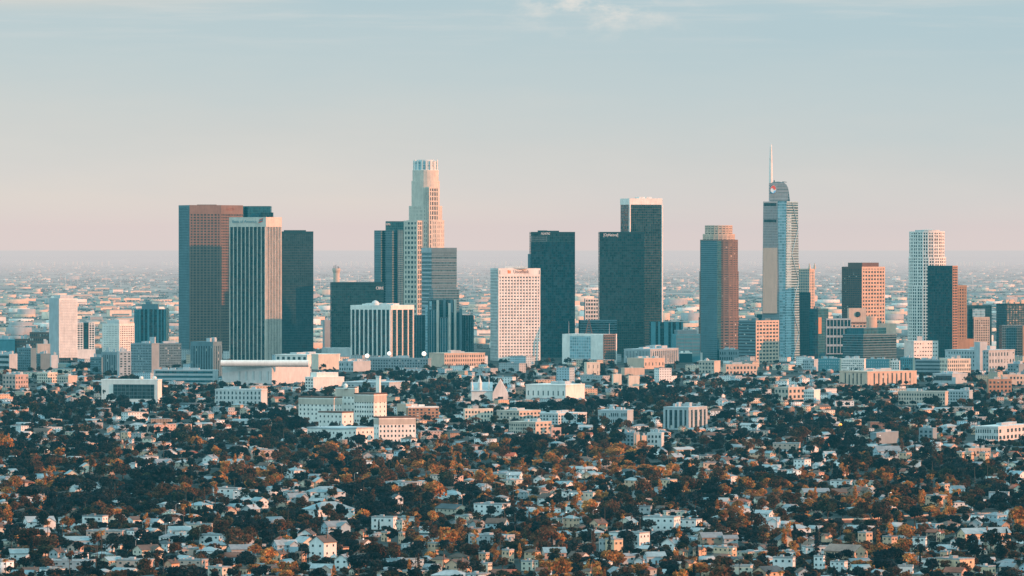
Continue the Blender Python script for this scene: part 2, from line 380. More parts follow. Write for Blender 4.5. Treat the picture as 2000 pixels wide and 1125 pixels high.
def N_ramp(nt, sock, a, b):
    n = N(nt, 'ShaderNodeMapRange'); nt.links.new(sock, n.inputs[0]); n.inputs[1].default_value = a; n.inputs[2].default_value = b
    return n.outputs[0]
HAZE_MAX = 1e-4
HAZE_SIGMA = (.25e-5, 1.5e-5, 1.85e-5)
HAZE_J = (.55, .575, .59)
setup()

# ================================================================ downtown towers
def units(T, poly, z, n, mat='palegrey', k=.6, hmax=5):
    """plant on the roof: a few different boxes"""
    Lp, Cn, Rp, B = poly
    for i in range(n):
        u, v = rnd.uniform(.12, .75), rnd.uniform(.15, .7); w, d, h = rnd.uniform(.08, .25), rnd.uniform(.1, .25), rnd.uniform(1.5, hmax)
        q = [lerp(lerp(Lp, Cn, a), lerp(B, Rp, a), b) for a, b in ((u, v), (u + w, v), (u + w, v + d), (u, v + d))]
        mb = MB(); q = q if area(q) > 0 else q[::-1]; mb.prism(q, z - .1, z + h); T.part(mb, 'rooftop_unit', mat)
def area(q): return sum(q[i][0] * q[(i + 1) % len(q)][1] - q[(i + 1) % len(q)][0] * q[i][1] for i in range(len(q)))

def towers():
    # --- far left: white slab with narrow side wall
    T = Thing('office_tower', 'slim white grid slab tower, lit pink in its upper half, leftmost tall building', 'tower', 7420, 115)
    p = rect(97, 115, 151, T.D, 66); zt = T.z(583); T.prism('shaft', p, 0, zt, 'gwin'); occupy(p)
    mb = MB(); T.facade(mb, p[1], p[2], 12, zt, 22, 38, .75, 1.5, .7, top=2); T.part(mb, 'facade_grid', 'white')
    mb = MB(); mb.prism([lerp(p[0], p[1], -.0), (p[1][0] - .3, p[1][1] - .3), (p[1][0] - .3, p[1][1] + .5), (p[0][0], p[0][1] + 1)], 0, zt + .4)
    T.facade(mb, p[0], p[1], 0.2, zt + .2, 1, 1, 0, 0, .8, top=zt); T.part(mb, 'side_wall', 'palegrey')
    q = inset(p, .7); T.prism('penthouse', q, zt - .2, zt + 4.5, 'pale')
    T.prism('podium', rect(100, 112, 178, T.D - 60, 70), 0, T.z(708), 'teal')
    # --- small windowed pair with dark centre
    T = Thing('apartment_tower', 'small white apartment slab with dark central strip, right of the pink slab', 'tower', 7750, 150)
    p = rect(138, 150, 185, T.D, 80); zt = T.z(630); T.prism('shaft', p, 0, zt, 'gdark'); occupy(p)
    mb = MB()
    for u0, u1 in ((0, .36), (.66, 1)):
        T.facade(mb, lerp(p[1], p[2], u0), lerp(p[1], p[2], u1), T.z(684), zt, 2, 12, 1.1, 1.2, .6, top=1.5)
    T.part(mb, 'facade_grid', 'white')
    mb = MB(); T.facade(mb, lerp(p[1], p[2], .0), lerp(p[1], p[2], 1), 0, T.z(682), 1, 1, 0, 0, 9, top=T.z(682)); T.part(mb, 'annex', 'white')
    # --- white stepped block
    T = Thing('office_tower', 'white stepped office block with rows of small windows, left of the dark ribbed tower', 'tower', 7600, 233)
    p = rect(200, 233, 262, T.D, 40); zt = T.z(632); T.prism('shaft', p, 0, zt, 'gwin'); occupy(p)
    mb = MB(); T.facade(mb, p[0], p[1], 0, zt, 11, 18, 1.5, 2.2, .5, top=2.5); T.facade(mb, p[1], p[2], 0, zt, 7, 18, 1.6, 1.5, .5, top=2.5); T.part(mb, 'facade_grid', 'white')
    T.prism('penthouse', inset(p, .72), zt - .2, T.z(625), 'pale')
    # --- dark ribbed block
    T = Thing('office_tower', 'dark teal ribbed block with rounded left end and small rooftop house', 'tower', 7900, 290)
    D = T.D; pts = [(262, 14), (266, 5), (273, 0), (290, -1), (308, 0), (321, 3), (327, 8)]
    poly = [(PX(a, D), D + b) for a, b in pts] + [(PX(327, D), D + 40), (PX(263, D), D + 40)]
    zt = T.z(604); T.prism('shaft', poly, 0, zt, 'gdark'); occupy(poly)
    for i in range(6):
        T.fins(poly[i], poly[i + 1], 2, zt, 2, 1.3, 1.1, M['teal'])
    q = [(PX(a, D), D + b) for a, b in ((276, 8), (308, 8), (308, 28), (276, 28))]; T.prism('penthouse', q, zt - .1, T.z(594), 'steel')
    q = [(PX(a, D), D + b) for a, b in ((283, 12), (295, 12), (295, 24), (283, 24))]; T.prism('lift_housing', q, T.z(594) - .1, T.z(589), 'steel')
    # --- A: brown granite, three faces
    T = Thing('office_tower', 'tall brown granite tower, top and right flank glowing orange, leftmost of the tall cluster', 'tower', 8072, 400)
    D = T.D
    poly = [(PX(349.5, D + 34), D + 34), (PX(370, D), D), (PX(431, D + 15), D + 15), (PX(474, D + 52), D + 52), (PX(474, D + 86), D + 86), (PX(360, D + 86), D + 86)]
    zt = T.z(402); T.prism('shaft', poly, 0, zt, 'gbrown'); occupy(poly)
    mb = MB(); zb = T.z(417)
    T.facade(mb, poly[1], poly[2], 0, zb, 9, 52, 2.0, 1.9, .6); T.facade(mb, poly[2], poly[3], 0, zb, 14, 52, .9, 2.0, .6)
    T.part(mb, 'facade_grid', 'redbrown')
    mb = MB()
    T.facade(mb, poly[1], poly[2], zb - 1, zt + 1.2, 1, 1, 0, 0, .62, top=99); T.facade(mb, poly[2], poly[3], zb - 1, zt + 1.2, 1, 1, 0, 0, .62, top=99)
    T.part(mb, 'crown_band', 'redbrown')
    mb = MB(); T.facade(mb, poly[0], poly[1], 0, zt + 1, 26, 58, .6, 1.8, .5, top=3); T.part(mb, 'side_grid', 'steel')
    T.sign('AECOM', poly[2], poly[3], .42, T.z(408.5), 4.6, 'letterbrown', width=18)
    q = [(PX(a, D + 30), D + b) for a, b in ((385, 25), (422, 25), (422, 50), (385, 50))]; T.prism('penthouse', q, zt - .1, zt + 2.2, 'redbrown')
    # --- A2: dark teal tower behind
    T = Thing('office_tower', 'dark teal glass tower with white rooftop sign, peeking above the white finned tower', 'tower', 8420, 480)
    D = T.D; poly = [(PX(457, D + 20), D + 20), (PX(474, D), D), (PX(480, D + 14), D + 14), (PX(484, D + 2), D + 2), (PX(529, D + 6), D + 6), (PX(531, D + 60), D + 60), (PX(459, D + 60), D + 60)]
    zt = T.z(402.5); T.prism('shaft', poly, 0, zt, 'gteal'); occupy(poly)
    T.prism('shoulder', [(PX(510, D - 3), D - 3), (PX(534, D), D), (PX(534, D + 40), D + 40), (PX(510, D + 40), D + 40)], 0, T.z(415), 'gdark')
    T.sign('pwc', poly[0], poly[1], .5, T.z(406.2), 3.2, 'letter', width=12)
    mb = MB(); T.facade(mb, poly[0], poly[1], 0, zt - 6, 1, 60, 0, 1.5, .35); T.part(mb, 'floor_bands', 'steel')
    # --- B: white fins, corner towards us
    T = Thing('office_tower', 'tall white finned tower with blank top band, right flank lit peach', 'tower', 7800, 519)
    p = rect(449, 519, 549, T.D, 33); zt = T.z(424); zb = T.z(443); T.prism('shaft', p, 0, zt - .5, 'gblack'); occupy(p)
    mb = MB(); mb.prism(inset(p, 1.03), zb, zt); T.part(mb, 'top_band', 'warm')
    T.fins(p[0], p[1], 0, zb, 9, 1.0, 1.5, M['warm']); T.fins(p[1], p[2], 0, zb, 10, 1.3, 1.1, M['warm'])
    k0 = inset(p, 1.03); T.sign('Bank of America', k0[0], k0[1], .42, T.z(432.5), 4.2, 'letterdim', width=44)
    d0, d1 = lerp(k0[0], k0[1], .80), lerp(k0[0], k0[1], .92)
    for j, c in enumerate(('logo_r', 'letterdim', 'logo_r')):      # small striped flag device
        mb = MB(); nx, ny = -math.sin(R(33)), -math.cos(R(33)); a0, a1 = lerp(d0, d1, .0 + .08 * j), lerp(d0, d1, .9 + .05 * j)
        z0 = T.z(435.5) + j * 1.9; mb.hexa([(a0[0] + nx * .6, a0[1] + ny * .6, z0), (a1[0] + nx * .6, a1[1] + ny * .6, z0 + 2.2), (a1[0], a1[1], z0 + 2.2), (a0[0], a0[1], z0),
                 (a0[0] + nx * .6, a0[1] + ny * .6, z0 + 1.3), (a1[0] + nx * .6, a1[1] + ny * .6, z0 + 3.4), (a1[0], a1[1], z0 + 3.4), (a0[0], a0[1], z0 + 1.3)])
        T.part(mb, 'flag_stripe', c)
    keep(449, 549, 424, 700, T.D)
    # --- C: plain dark box
    T = Thing('office_tower', 'plain dark brownish green box tower right of the white finned tower', 'tower', 8010, 560)
    p = rect(540, 547, 612, T.D, 74); zt = T.z(452); T.prism('shaft', p, 0, zt, 'gbrown'); occupy(p)
    mb = MB(); T.facade(mb, p[1], p[2], 0, zt, 1, 52, 0, .8, .3, top=3); T.part(mb, 'floor_bands', 'dark')
    q = inset(p, .6); T.prism('penthouse', q, zt - .1, zt + 2, 'dark')
    # --- drum tower with aerials, far behind
    T = Thing('drum_tower', 'small round concrete drum tower bristling with aerials behind the wide dark signed box', 'tower', 9300, 657)
    c = (T.loc[0], T.D); mb = MB(); mb.lathe((c[0], c[1], 0), [(5.6, 0), (5.6, T.z(533)), (7.2, T.z(528)), (7.2, T.z(524)), (6.4, T.z(524))], 20); T.part(mb, 'drum', 'beige')
    for i in range(7):
        mb = MB(); a = i * .9; x, y = c[0] + 4.5 * math.cos(a), c[1] + 4.5 * math.sin(a); h = T.z(524) + 2 + (i * 37 % 5); mb.tube((x, y, T.z(525)), (x, y, h), .7, .5); T.part(mb, 'aerial', 'brown')
    # --- F: dark box with sign
    T = Thing('office_block', 'low wide dark teal box with white sign at its upper right corner', 'office block', 8000, 648)
    p = rect(645, 648, 750, T.D, 80); zt = T.z(551); T.prism('shaft', p, 0, zt, 'gdark'); occupy(p)
    mb = MB(); T.facade(mb, p[1], p[2], 0, zt, 1, 34, 0, .7, .3, top=2.5); T.part(mb, 'floor_bands', 'dark')
    T.sign('CBRE', p[1], p[2], .915, T.z(563), 4.2, 'letter', width=11.5)
    T.prism('podium', rect(628, 640, 691, T.D - 70, 70), 0, T.z(678), 'pale')
    T = Thing('office_block', 'narrow pale grey end wall showing left of the dark signed box', 'office block', 8120, 637)
    p = rect(630, 634, 660, T.D, 80); T.prism('shaft', p, 0, T.z(625), 'palegrey'); occupy(p); units(T, p, T.z(625), 2)
    # --- G: white ribs
    T = Thing('office_block', 'wide white ribbed block with dark glass between ribs, right flank lit', 'office block', 7720, 763)
    p = rect(686, 763, 807, T.D, 33); zt = T.z(597); T.prism('shaft', p, 0, zt, 'gblack'); occupy(p)
    mb = MB(); mb.prism(inset(p, 1.03), zt - 6, zt + .5); T.part(mb, 'cornice', 'white')
    T.fins(p[0], p[1], 0, zt - 6, 9, 1.7, 1.5, M['white']); T.fins(p[1], p[2], 0, zt - 6, 4, 2.8, 1.3, M['warm'])  # right fins warmer: the sunlit flank is put into their colour
    q = inset(p, .55); T.prism('penthouse', q, zt, zt + 3, 'pale')
    mb = MB(); mb.lathe((PX(733, T.D + 25), T.D + 25, zt), [(6, 0), (6, 3), (4, 6), (1, 7.5)], 16); T.part(mb, 'dome', 'pale')
    units(T, p, zt + .5, 6, 'pale', hmax=4); keep(686, 807, 597, 702, T.D)
    # --- H: twin shafts with strip walls
    T = Thing('office_tower', 'blue grey tower of several vertical slabs, left of the round crowned skyscraper', 'tower', 8520, 755)
    D = T.D; poly = [(PX(731, D + 10), D + 10), (PX(744, D), D), (PX(750, D + 16), D + 16), (PX(753, D + 4), D + 4), (PX(766, D + 1), D + 1), (PX(777, D + 14), D + 14), (PX(777, D + 50), D + 50), (PX(733, D + 50), D + 50)]
    T.prism('shaft', poly, 0, T.z(450), 'gblue'); occupy(poly)
    mb = MB(); T.facade(mb, poly[0], poly[1], 0, T.z(450), 1, 60, 0, 2.2, .3); T.facade(mb, poly[3], poly[4], 0, T.z(450), 1, 60, 0, 2.2, .3); T.part(mb, 'floor_bands', 'steel')
    q = [(PX(753, D + 6), D + 6), (PX(795, D + 12), D + 12), (PX(795, D + 48), D + 48), (PX(753, D + 48), D + 48)]
    T.prism('upper_shaft', q, 0, T.z(432), 'gteal'); T.sign('KPMG', q[0], q[1], .12, T.z(438), 3.6, 'letter', width=7)
    q2 = [(PX(777, D + 3), D + 3), (PX(787, D + 1), D + 1), (PX(787, D + 11), D + 11), (PX(777, D + 11), D + 11)]
    T.prism('pink_slab', q2, 0, T.z(449), 'gblue'); mb = MB(); T.facade(mb, q2[0], q2[1], 0, T.z(449), 3, 60, .5, 1.6, .3); T.part(mb, 'slab_grid', 'beige')
    # --- the round crowned skyscraper
    T = Thing('skyscraper', 'tallest stepped white skyscraper with round glazed crown, right edge glowing gold', 'skyscraper', 8400, 830)
    D = T.D; m = D / F; cx, cy = PX(830.5, D), D + 34
    def ring(hw, z0, z1, n=24, name='tier', nz=12, pw=1.9, sh=2.5, a0=R(7.5)):
        r = hw * m; poly = disc(cx, cy, r, n, a0=a0); T.prism(name, poly, z0, z1, 'gwin'); mb = MB()
        for i in range(n):
            P, Q = poly[i], poly[(i + 1) % n]; mid = ((P[0] + Q[0]) / 2 - cx, (P[1] + Q[1]) / 2 - cy)
            if mid[1] < r * .35: T.facade(mb, P, Q, z0, z1, 2, nz, pw, sh, .55, top=2.6)
        T.part(mb, name + '_grid', 'stone')
    ring(38.0, 0, T.z(640), nz=6); ring(36.2, T.z(640) - .2, T.z(430), nz=24); ring(32.2, T.z(430) - .2, T.z(402), nz=4); ring(27, T.z(402) - .2, T.z(353), nz=7)
    ring(25, T.z(353) - .2, T.z(332), nz=3)
    # crown: glass drum with white piers and a flat cap
    r = 23.2 * m; T.prism('crown_glass', disc(cx, cy, r, 32), T.z(332) - .2, T.z(314), 'gpale')
    for i in range(16):
        a = 2 * math.pi * i / 16 + .1; mb = MB(); x, y = cx + r * math.cos(a), cy + r * math.sin(a); t = Vector((-math.sin(a), math.cos(a))); n_ = Vector((math.cos(a), math.sin(a)))
        q = [(x + t.x * s1 * 1.5 + n_.x * s2, y + t.y * s1 * 1.5 + n_.y * s2) for s1, s2 in ((-1, -.3), (-1, 1.0), (1, 1.0), (1, -.3))]
        mb.prism(q if area(q) > 0 else q[::-1], T.z(333), T.z(313.5) + (1.5 if i % 2 else 0)); T.part(mb, 'crown_pier', 'white')
    T.prism('crown_cap', disc(cx, cy, r * .72, 32), T.z(314) - .2, T.z(311.5), 'pale')
    mb = MB(); mb.lathe((cx, cy, T.z(333.6)), [(24.5 * m, 0), (24.5 * m, 1.6)], 32); T.part(mb, 'crown_ledge', 'white')
    # projecting bays
    for x0, xc, x1, top, dd, a in ((789, 815, 824, 431, -6, 36), (832, 838, 856, 365, 2, 46)):
        q = rect(x0, xc, x1, D + dd, a); z1 = T.z(top); T.prism('bay', q, 0, z1, 'gwin'); mb = MB(); nz = int(z1 / 7.5)
        T.facade(mb, q[0], q[1], 0, z1, 4, nz, 2.5, 3.4, .5, top=2.5); T.facade(mb, q[1], q[2], 0, z1, 2 if x0 < 800 else 4, nz, 1.8, 1.7, .5, top=2.5); T.part(mb, 'bay_grid', 'stone')
    occupy(disc(cx, cy, 39 * m))
    # --- J: blue grey banded
    T = Thing('office_tower', 'blue grey banded office tower standing in front of the crowned skyscraper', 'tower', 8170, 843)
    p = rect(823.5, 843, 892, T.D, 66); zt = T.z(484); T.prism('shaft', p, 0, zt, 'gblue'); occupy(p)
    mb = MB(); T.facade(mb, p[1], p[2], 0, zt, 1, 26, 0, 2.4, .35, top=6); T.part(mb, 'floor_bands', 'steel')
    mb = MB(); T.facade(mb, p[0], p[1], 0, zt, 1, 26, 0, 2.2, .35, top=6); T.part(mb, 'side_bands', 'palegrey')
    T.prism('lower_block', rect(838, 846, 897, T.D - 12, 70), 0, T.z(565), 'gblue')
    # --- glass cylinders hotel
    T = Thing('hotel', 'dark glass hotel of five bundled cylinders with gleaming lift shafts', 'hotel', 7880, 862)
    D = T.D; m = D / F
    for x, hw, top, dd in ((821, 13, 617, 4), (912, 13, 617, 6), (845, 12.5, 606, -4), (889, 13, 611, -2), (867, 12, 621, -10), (862, 26, 587, 30)):
        c = (PX(x, D + dd), D + dd + hw * m); T.prism('glass_cylinder', disc(c[0], c[1], hw * m, 28), 0, T.z(top), 'gteal' if hw < 13 else 'gdark')
        for k in range(8):
            a = R(190 + k * 23); mb = MB(); mb.prism(disc(c[0] + hw * m * math.cos(a), c[1] + hw * m * math.sin(a), .45, 4), 0, T.z(top) - .2); T.part(mb, 'mullion', 'steel' if hw > 12.6 else 'palegrey')
        mb = MB(); mb.lathe((c[0], c[1], T.z(top) - .1), [(hw * m * .9, 0), (hw * m * .9, 1.3)], 28); T.part(mb, 'roof_disc', 'slate')
    for x, top, dd in ((833, 600, -2), (841, 592, 4), (855, 590, -6), (868, 588, 6), (882, 590, 14), (878, 596, -8), (900, 606, -2), (889, 589, 2)):
        mb = MB(); mb.lathe((PX(x, D + dd - 3), D + dd - 3, 0), [(1.9, 0), (1.9, T.z(top) + 3)], 10); T.part(mb, 'lift_shaft', 'warm' if x in (855, 889, 878) else 'gpale' if x % 2 else 'steel')  # warm shafts carry sun glints in their colour
    occupy([(PX(806, D), D - 10), (PX(926, D), D + 80)])
    # --- K: white grid with sign
    T = Thing('office_tower', 'white punched window tower with sign over its lit top rows, centre of the skyline', 'tower', 7800, 973)
    p = rect(958.5, 973, 1055, T.D, 70); zt = T.z(524); zb = T.z(539); T.prism('shaft', p, 0, zt - .3, 'gwin'); occupy(p)
    mb = MB(); T.facade(mb, p[1], p[2], 0, zb, 14, 27, 2.1, 2.6, .9); T.part(mb, 'facade_grid', 'white')
    mb = MB(); T.facade(mb, p[1], p[2], zb - .8, zt, 1, 1, 0, 0, 1.02, top=99); mb.box(PX(986, T.D + 8), PX(1030, T.D + 8), T.D + 7, T.D + 30, zt - .5, T.z(520.5)); T.part(mb, 'top_band', 'white')
    mb = MB(); T.facade(mb, p[0], p[1], 0, zt, 12, 30, .8, 1.6, .6, top=3); T.part(mb, 'side_grid', 'pale')
    T.sign('UnionBank', p[1], p[2], .54, T.z(531), 5.2, 'letterbrown', width=24, proj=1.3)
    c0, c1 = lerp(p[1], p[2], .225), lerp(p[1], p[2], .305)
    for j in range(2):
        mb = MB(); a0, a1 = lerp(c0, c1, .5 * j), lerp(c0, c1, .5 * j + .45); ny = -1.4; mb.hexa([(a0[0], a0[1] + ny, T.z(534)), (a1[0], a1[1] + ny, T.z(534)), (a1[0], a1[1], T.z(534)), (a0[0], a0[1], T.z(534)), (a0[0], a0[1] + ny, T.z(527.5 + j)), (a1[0], a1[1] + ny, T.z(527.5 + j)), (a1[0], a1[1], T.z(527.5 + j)), (a0[0], a0[1], T.z(527.5 + j))]); T.part(mb, 'sign_mark', 'logo_o')
    for u in (.03, .97):
        a = lerp(p[1], p[2], u); mb = MB(); mb.box(a[0] - 1.1, a[0] + 1.1, a[1] - 1.25, a[1], T.z(535.5), T.z(528)); T.part(mb, 'louvre', 'steel')
    mb = MB(); mb.tube((PX(967, T.D + 15), T.D + 15, zt - .5), (PX(967, T.D + 15), T.D + 15, T.z(514)), .35, .2); T.part(mb, 'mast', 'metal'); keep(958, 1055, 524, 695, T.D)
    # --- L: dark glass, left of the matching pair
    T = Thing('office_tower', 'dark teal glass box tower behind the white punched window tower, white sign on top', 'tower', 8060, 1037)
    p = rect(1034, 1037, 1123, T.D, 82); zt = T.z(453); T.prism('shaft', p, 0, zt, 'gdark'); occupy(p)
    mb = MB(); T.facade(mb, p[1], p[2], T.z(495), zt - 5, 1, 10, 0, .5, .3, top=.01); T.facade(mb, p[1], p[2], 0, zt, 2, 1, .7, 0, .4, top=2.4); T.part(mb, 'mullions', 'dark')
    T.sign('PAUL HASTINGS', p[1], p[2], .33, T.z(456.5), 4.0, 'letter', width=13.5)
    q = [lerp(p[1], p[2], 0.01), lerp(p[1], p[2], .36)]; mb = MB(); T.facade(mb, q[0], q[1], T.z(472), T.z(461), 1, 3, .8, .8, .45); T.part(mb, 'sign_frame', 'steel')
    mb = MB(); mb.box(PX(1031, T.D + 6), PX(1037, T.D + 6), T.D + 4, T.D + 30, 0, T.z(496)); T.part(mb, 'side_stair', 'steel'); units(T, p, zt, 4, 'dark', hmax=3)
    # --- O + P: the dark pair
    T = Thing('office_tower', 'dark teal glass box tower with bracketed white sign, in front of the taller crowned one', 'tower', 8020, 1170)
    p = rect(1168.5, 1171, 1258, T.D, 82); zt = T.z(453); T.prism('shaft', p, 0, zt, 'gblack'); occupy(p)
    mb = MB(); T.facade(mb, p[1], p[2], 0, zt, 1, 56, 0, .5, .25, top=2.4); T.part(mb, 'floor_bands', 'dark')
    T.sign('[CityNational]', p[1], p[2], .25, T.z(459), 4.4, 'letter', width=22)
    T = Thing('office_tower', 'tallest dark glass slab with white rooftop crown and bright right edge', 'tower', 8140, 1230)
    p = rect(1212, 1230, 1293, T.D, 68); zt = T.z(399); T.prism('shaft', p, 0, zt, 'gdark'); occupy(p)
    mb = MB(); T.facade(mb, p[1], p[2], 0, zt, 1, 62, 0, .5, .3); T.part(mb, 'floor_bands', 'dark')
    mb = MB(); mb.prism(inset(p, 1.02), zt - .5, T.z(387.5)); T.part(mb, 'crown', 'white')
    for u, P_, Q_ in ((1, p[1], p[2]), (0.0, p[1], p[2])):
        c = lerp(P_, Q_, u); mb = MB(); mb.prism(disc(c[0], c[1], 1.5, 8), 0, zt - .4); T.part(mb, 'corner_pier', 'white')
    units(T, p, T.z(387.5), 4, 'pale', hmax=3)
    # --- M: little white grid + dark box + lattice spire
    T = Thing('apartment_tower', 'small white gridded block between the two dark box towers', 'tower', 8350, 1143)
    p = rect(1141, 1143, 1169, T.D, 78); zt = T.z(583); T.prism('shaft', p, 0, zt, 'gwin'); occupy(p)
    mb = MB(); T.facade(mb, p[1], p[2], 0, zt, 5, 14, 1.3, 2.4, .5, top=2); T.part(mb, 'facade_grid', 'white')
    T = Thing('office_block', 'low dark slate box behind the lattice spire', 'office block', 7960, 1131)
    p = rect(1130, 1133, 1205, T.D, 80); T.prism('shaft', p, 0, T.z(625), 'gdark'); occupy(p); mb = MB(); T.facade(mb, p[1], p[2], 0, T.z(625), 1, 16, 0, 1.1, .3, top=2); T.part(mb, 'floor_bands', 'steel')
    T = Thing('lattice_spire', 'small brown pyramid lattice spire rising behind the white framed block', 'mast', 7800, 1150)
    x, y = T.loc[0], T.D; mb = MB()
    for i in range(4):
        a = math.pi / 4 + i * math.pi / 2; mb.tube((x + 8 * math.cos(a), y + 8 * math.sin(a), 0), (x + 6.2 * math.cos(a), y + 6.2 * math.sin(a), T.z(650)), .9, .9); mb.tube((x + 6.2 * math.cos(a), y + 6.2 * math.sin(a), T.z(650)), (x, y, T.z(622)), .8, .4)
    T.part(mb, 'legs', 'brown')
    for k in range(6):
        z = T.z(650) + k * (T.z(622) - T.z(650)) / 6; r = 6.2 * (1 - k / 6) + .3; mb = MB(); mb.prism(disc(x, y, r, 4, a0=math.pi / 4), z - .4, z + .5); T.part(mb, 'ring', 'brown')
    mb = MB(); mb.tube((x, y, T.z(624)), (x, y, T.z(611)), .45, .12); T.part(mb, 'needle', 'metal')
    # --- N: white framed foreground block
    T = Thing('office_block', 'white framed low block with blue glass panel and brown lit wing, below the dark pair', 'office block', 7560, 1155)
    p = rect(1098, 1178, 1203, T.D, 34); zt = T.z(653); T.prism('shaft', p, 0, zt, 'white'); occupy(p)
    a, b = lerp(p[0], p[1], .19), lerp(p[0], p[1], .70); mb = MB(); T.facade(mb, a, b, T.z(701), zt - 3, 1, 1, 0, 0, .35, top=99); gl = T.part(mb, 'glass_panel', 'gpale')
    mb = MB(); T.facade(mb, a, b, T.z(701), zt - 3, 9, 9, .35, .4, .5); T.part(mb, 'mullions', 'pale')
    mb = MB(); T.facade(mb, p[1], p[2], T.z(703), zt - 1.5, 1, 1, 0, 0, .4, top=99); T.part(mb, 'dark_wing', 'gbrown')
    mb = MB(); T.facade(mb, p[1], p[2], T.z(703), zt, 6, 10, .8, .8, .9, top=1.5); T.part(mb, 'wing_grid', 'redbrown')
    mb = MB(); c = p[2]; mb.prism(disc(c[0], c[1], 1.4, 8), 0, zt + .3); T.part(mb, 'corner_pier', 'white')
    for px, top in ((1111, 628), (1190, 632), (1128, 646)):
        mb = MB(); mb.tube((PX(px, T.D + 20), T.D + 20, zt - 1), (PX(px, T.D + 20), T.D + 20, T.z(top)), .4, .2); T.part(mb, 'mast', 'metal')
    keep(1098, 1203, 650, 698, T.D)
    # --- Q: teal striped group
    T = Thing('office_block', 'teal block of alternating dark and light vertical strips, right of the dark pair', 'office block', 7820, 1300)
    p = rect(1268, 1270, 1334, T.D, 84); zt = T.z(629); T.prism('shaft', p, 0, zt, 'gblack'); occupy(p)
    for u, w in ((.02, .14), (.24, .06), (.42, .13), (.63, .05), (.78, .10), (.95, .05)):
        a, b = lerp(p[1], p[2], u), lerp(p[1], p[2], min(1, u + w)); mb = MB(); T.facade(mb, a, b, 0, zt + .5, 1, 1, 0, 0, 1.2, top=999); T.part(mb, 'pier', 'teal')
    T = Thing('office_block', 'bright teal low block with rounded corner beside the curved banded tower', 'office block', 7700, 1345)
    D = T.D; poly = [(PX(1313, D + 14), D + 14), (PX(1315, D + 4), D + 4), (PX(1321, D), D), (PX(1368, D), D), (PX(1368, D + 40), D + 40), (PX(1313, D + 40), D + 40)]
    T.prism('body', poly, 0, T.z(653), 'teal'); occupy(poly); mb = MB(); T.facade(mb, poly[2], poly[3], T.z(690), T.z(655), 3, 5, .8, 2.2, .3); T.part(mb, 'window_bands', 'steel')
    T.prism('top_floor', inset(poly, .8), T.z(653) - .1, T.z(645), 'steel')
    # --- R: curved banded tower
    T = Thing('office_tower', 'curved granite tower with stepped crown and horizontal bands, right part glowing', 'tower', 7770, 1405)
    D = T.D; m = D / F
    def banded(x0, x1, top, bot, dd, n=22, bandn=30, mat='grey', crown=False):
        hw = (x1 - x0) / 2 * m; cxx = PX((x0 + x1) / 2, D + dd); cyy = D + dd + hw * .8; poly = disc(cxx, cyy, hw, n, hw * .8, a0=R(4))
        z0, z1 = T.z(bot), T.z(top); T.prism('shaft' if not crown else 'crown', poly, z0, z1, 'gwin'); mb = MB()
        for i in range(n):
            P, Q = poly[i], poly[(i + 1) % n]
            if (P[1] + Q[1]) / 2 < cyy + hw * .25: T.facade(mb, P, Q, z0, z1, 1, bandn, 1.1 if not crown else .8, 2.1, .5, top=1.6)
        T.part(mb, 'floor_bands' if not crown else 'crown_grid', mat)
    banded(1366, 1445, 620, 760, 4, bandn=26, mat='redbrown'); banded(1367.5, 1443.5, 530, 622, 5, bandn=22, mat='redbrown'); banded(1369, 1442, 468, 532, 6, bandn=15, mat='redbrown')
    banded(1374, 1436, 457, 469, 10, bandn=3, mat='peach', crown=True); banded(1378, 1431, 440, 458, 12, bandn=4, mat='peach', crown=True)
    q = rect(1369, 1401, 1409, D - 4, 36); T.prism('left_slab', q, 0, T.z(470), 'gteal'); mb = MB(); T.facade(mb, q[0], q[1], 0, T.z(470), 1, 60, 0, 1.7, .3); T.part(mb, 'slab_bands', 'steel')
    occupy([(PX(1366, D), D - 6), (PX(1445, D), D + 65)]); keep(1368, 1443, 440, 690, D)
    # --- S: tall glass tower with sail top and spire
    T = Thing('skyscraper', 'blue glass skyscraper with curved sail top, round emblem and tall lit spire', 'skyscraper', 7840, 1520)
    D = T.D
    def P_(px, dd): return (PX(px, D + dd), D + dd)
    bot = [P_(1488, 4), P_(1524, 2), P_(1533, 0), P_(1562, 26), P_(1562, 60), P_(1490, 60)]
    top = [P_(1490.5, 4), P_(1519, 3), P_(1536, 0), P_(1558.5, 24), P_(1558, 58), P_(1492, 58)]
    zt = T.z(393.5); T.prism('shaft', bot, 0, zt, 'gblue', top); occupy(bot)
    mb = MB(); T.facade(mb, bot[0], bot[1], 0, zt, 22, 1, .45, 0, .3, top[0], top[1], top=1.5); T.part(mb, 'left_mullions', 'palegrey')
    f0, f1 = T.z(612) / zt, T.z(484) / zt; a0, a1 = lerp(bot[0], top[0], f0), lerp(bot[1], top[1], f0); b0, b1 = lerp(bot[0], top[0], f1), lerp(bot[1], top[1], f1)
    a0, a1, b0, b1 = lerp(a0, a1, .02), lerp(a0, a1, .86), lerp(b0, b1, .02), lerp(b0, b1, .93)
    mb = MB(); mb.hexa([(a0[0], a0[1] - 2.6, T.z(612)), (a1[0], a1[1] - 2.6, T.z(612)), (a1[0], a1[1], T.z(612)), (a0[0], a0[1], T.z(612)), (b0[0], b0[1] - .6, T.z(484)), (b1[0], b1[1] - .6, T.z(484)), (b1[0], b1[1], T.z(484)), (b0[0], b0[1], T.z(484))]); T.part(mb, 'sun_patch_panes', 'mirror')  # tinted, tilted panes added to imitate a warm patch of sunlight
    mb = MB(); T.facade(mb, bot[1], bot[2], 0, zt, 1, 1, 0, 0, .35, top[1], top[2], top=999); T.part(mb, 'centre_fold', 'gpale')
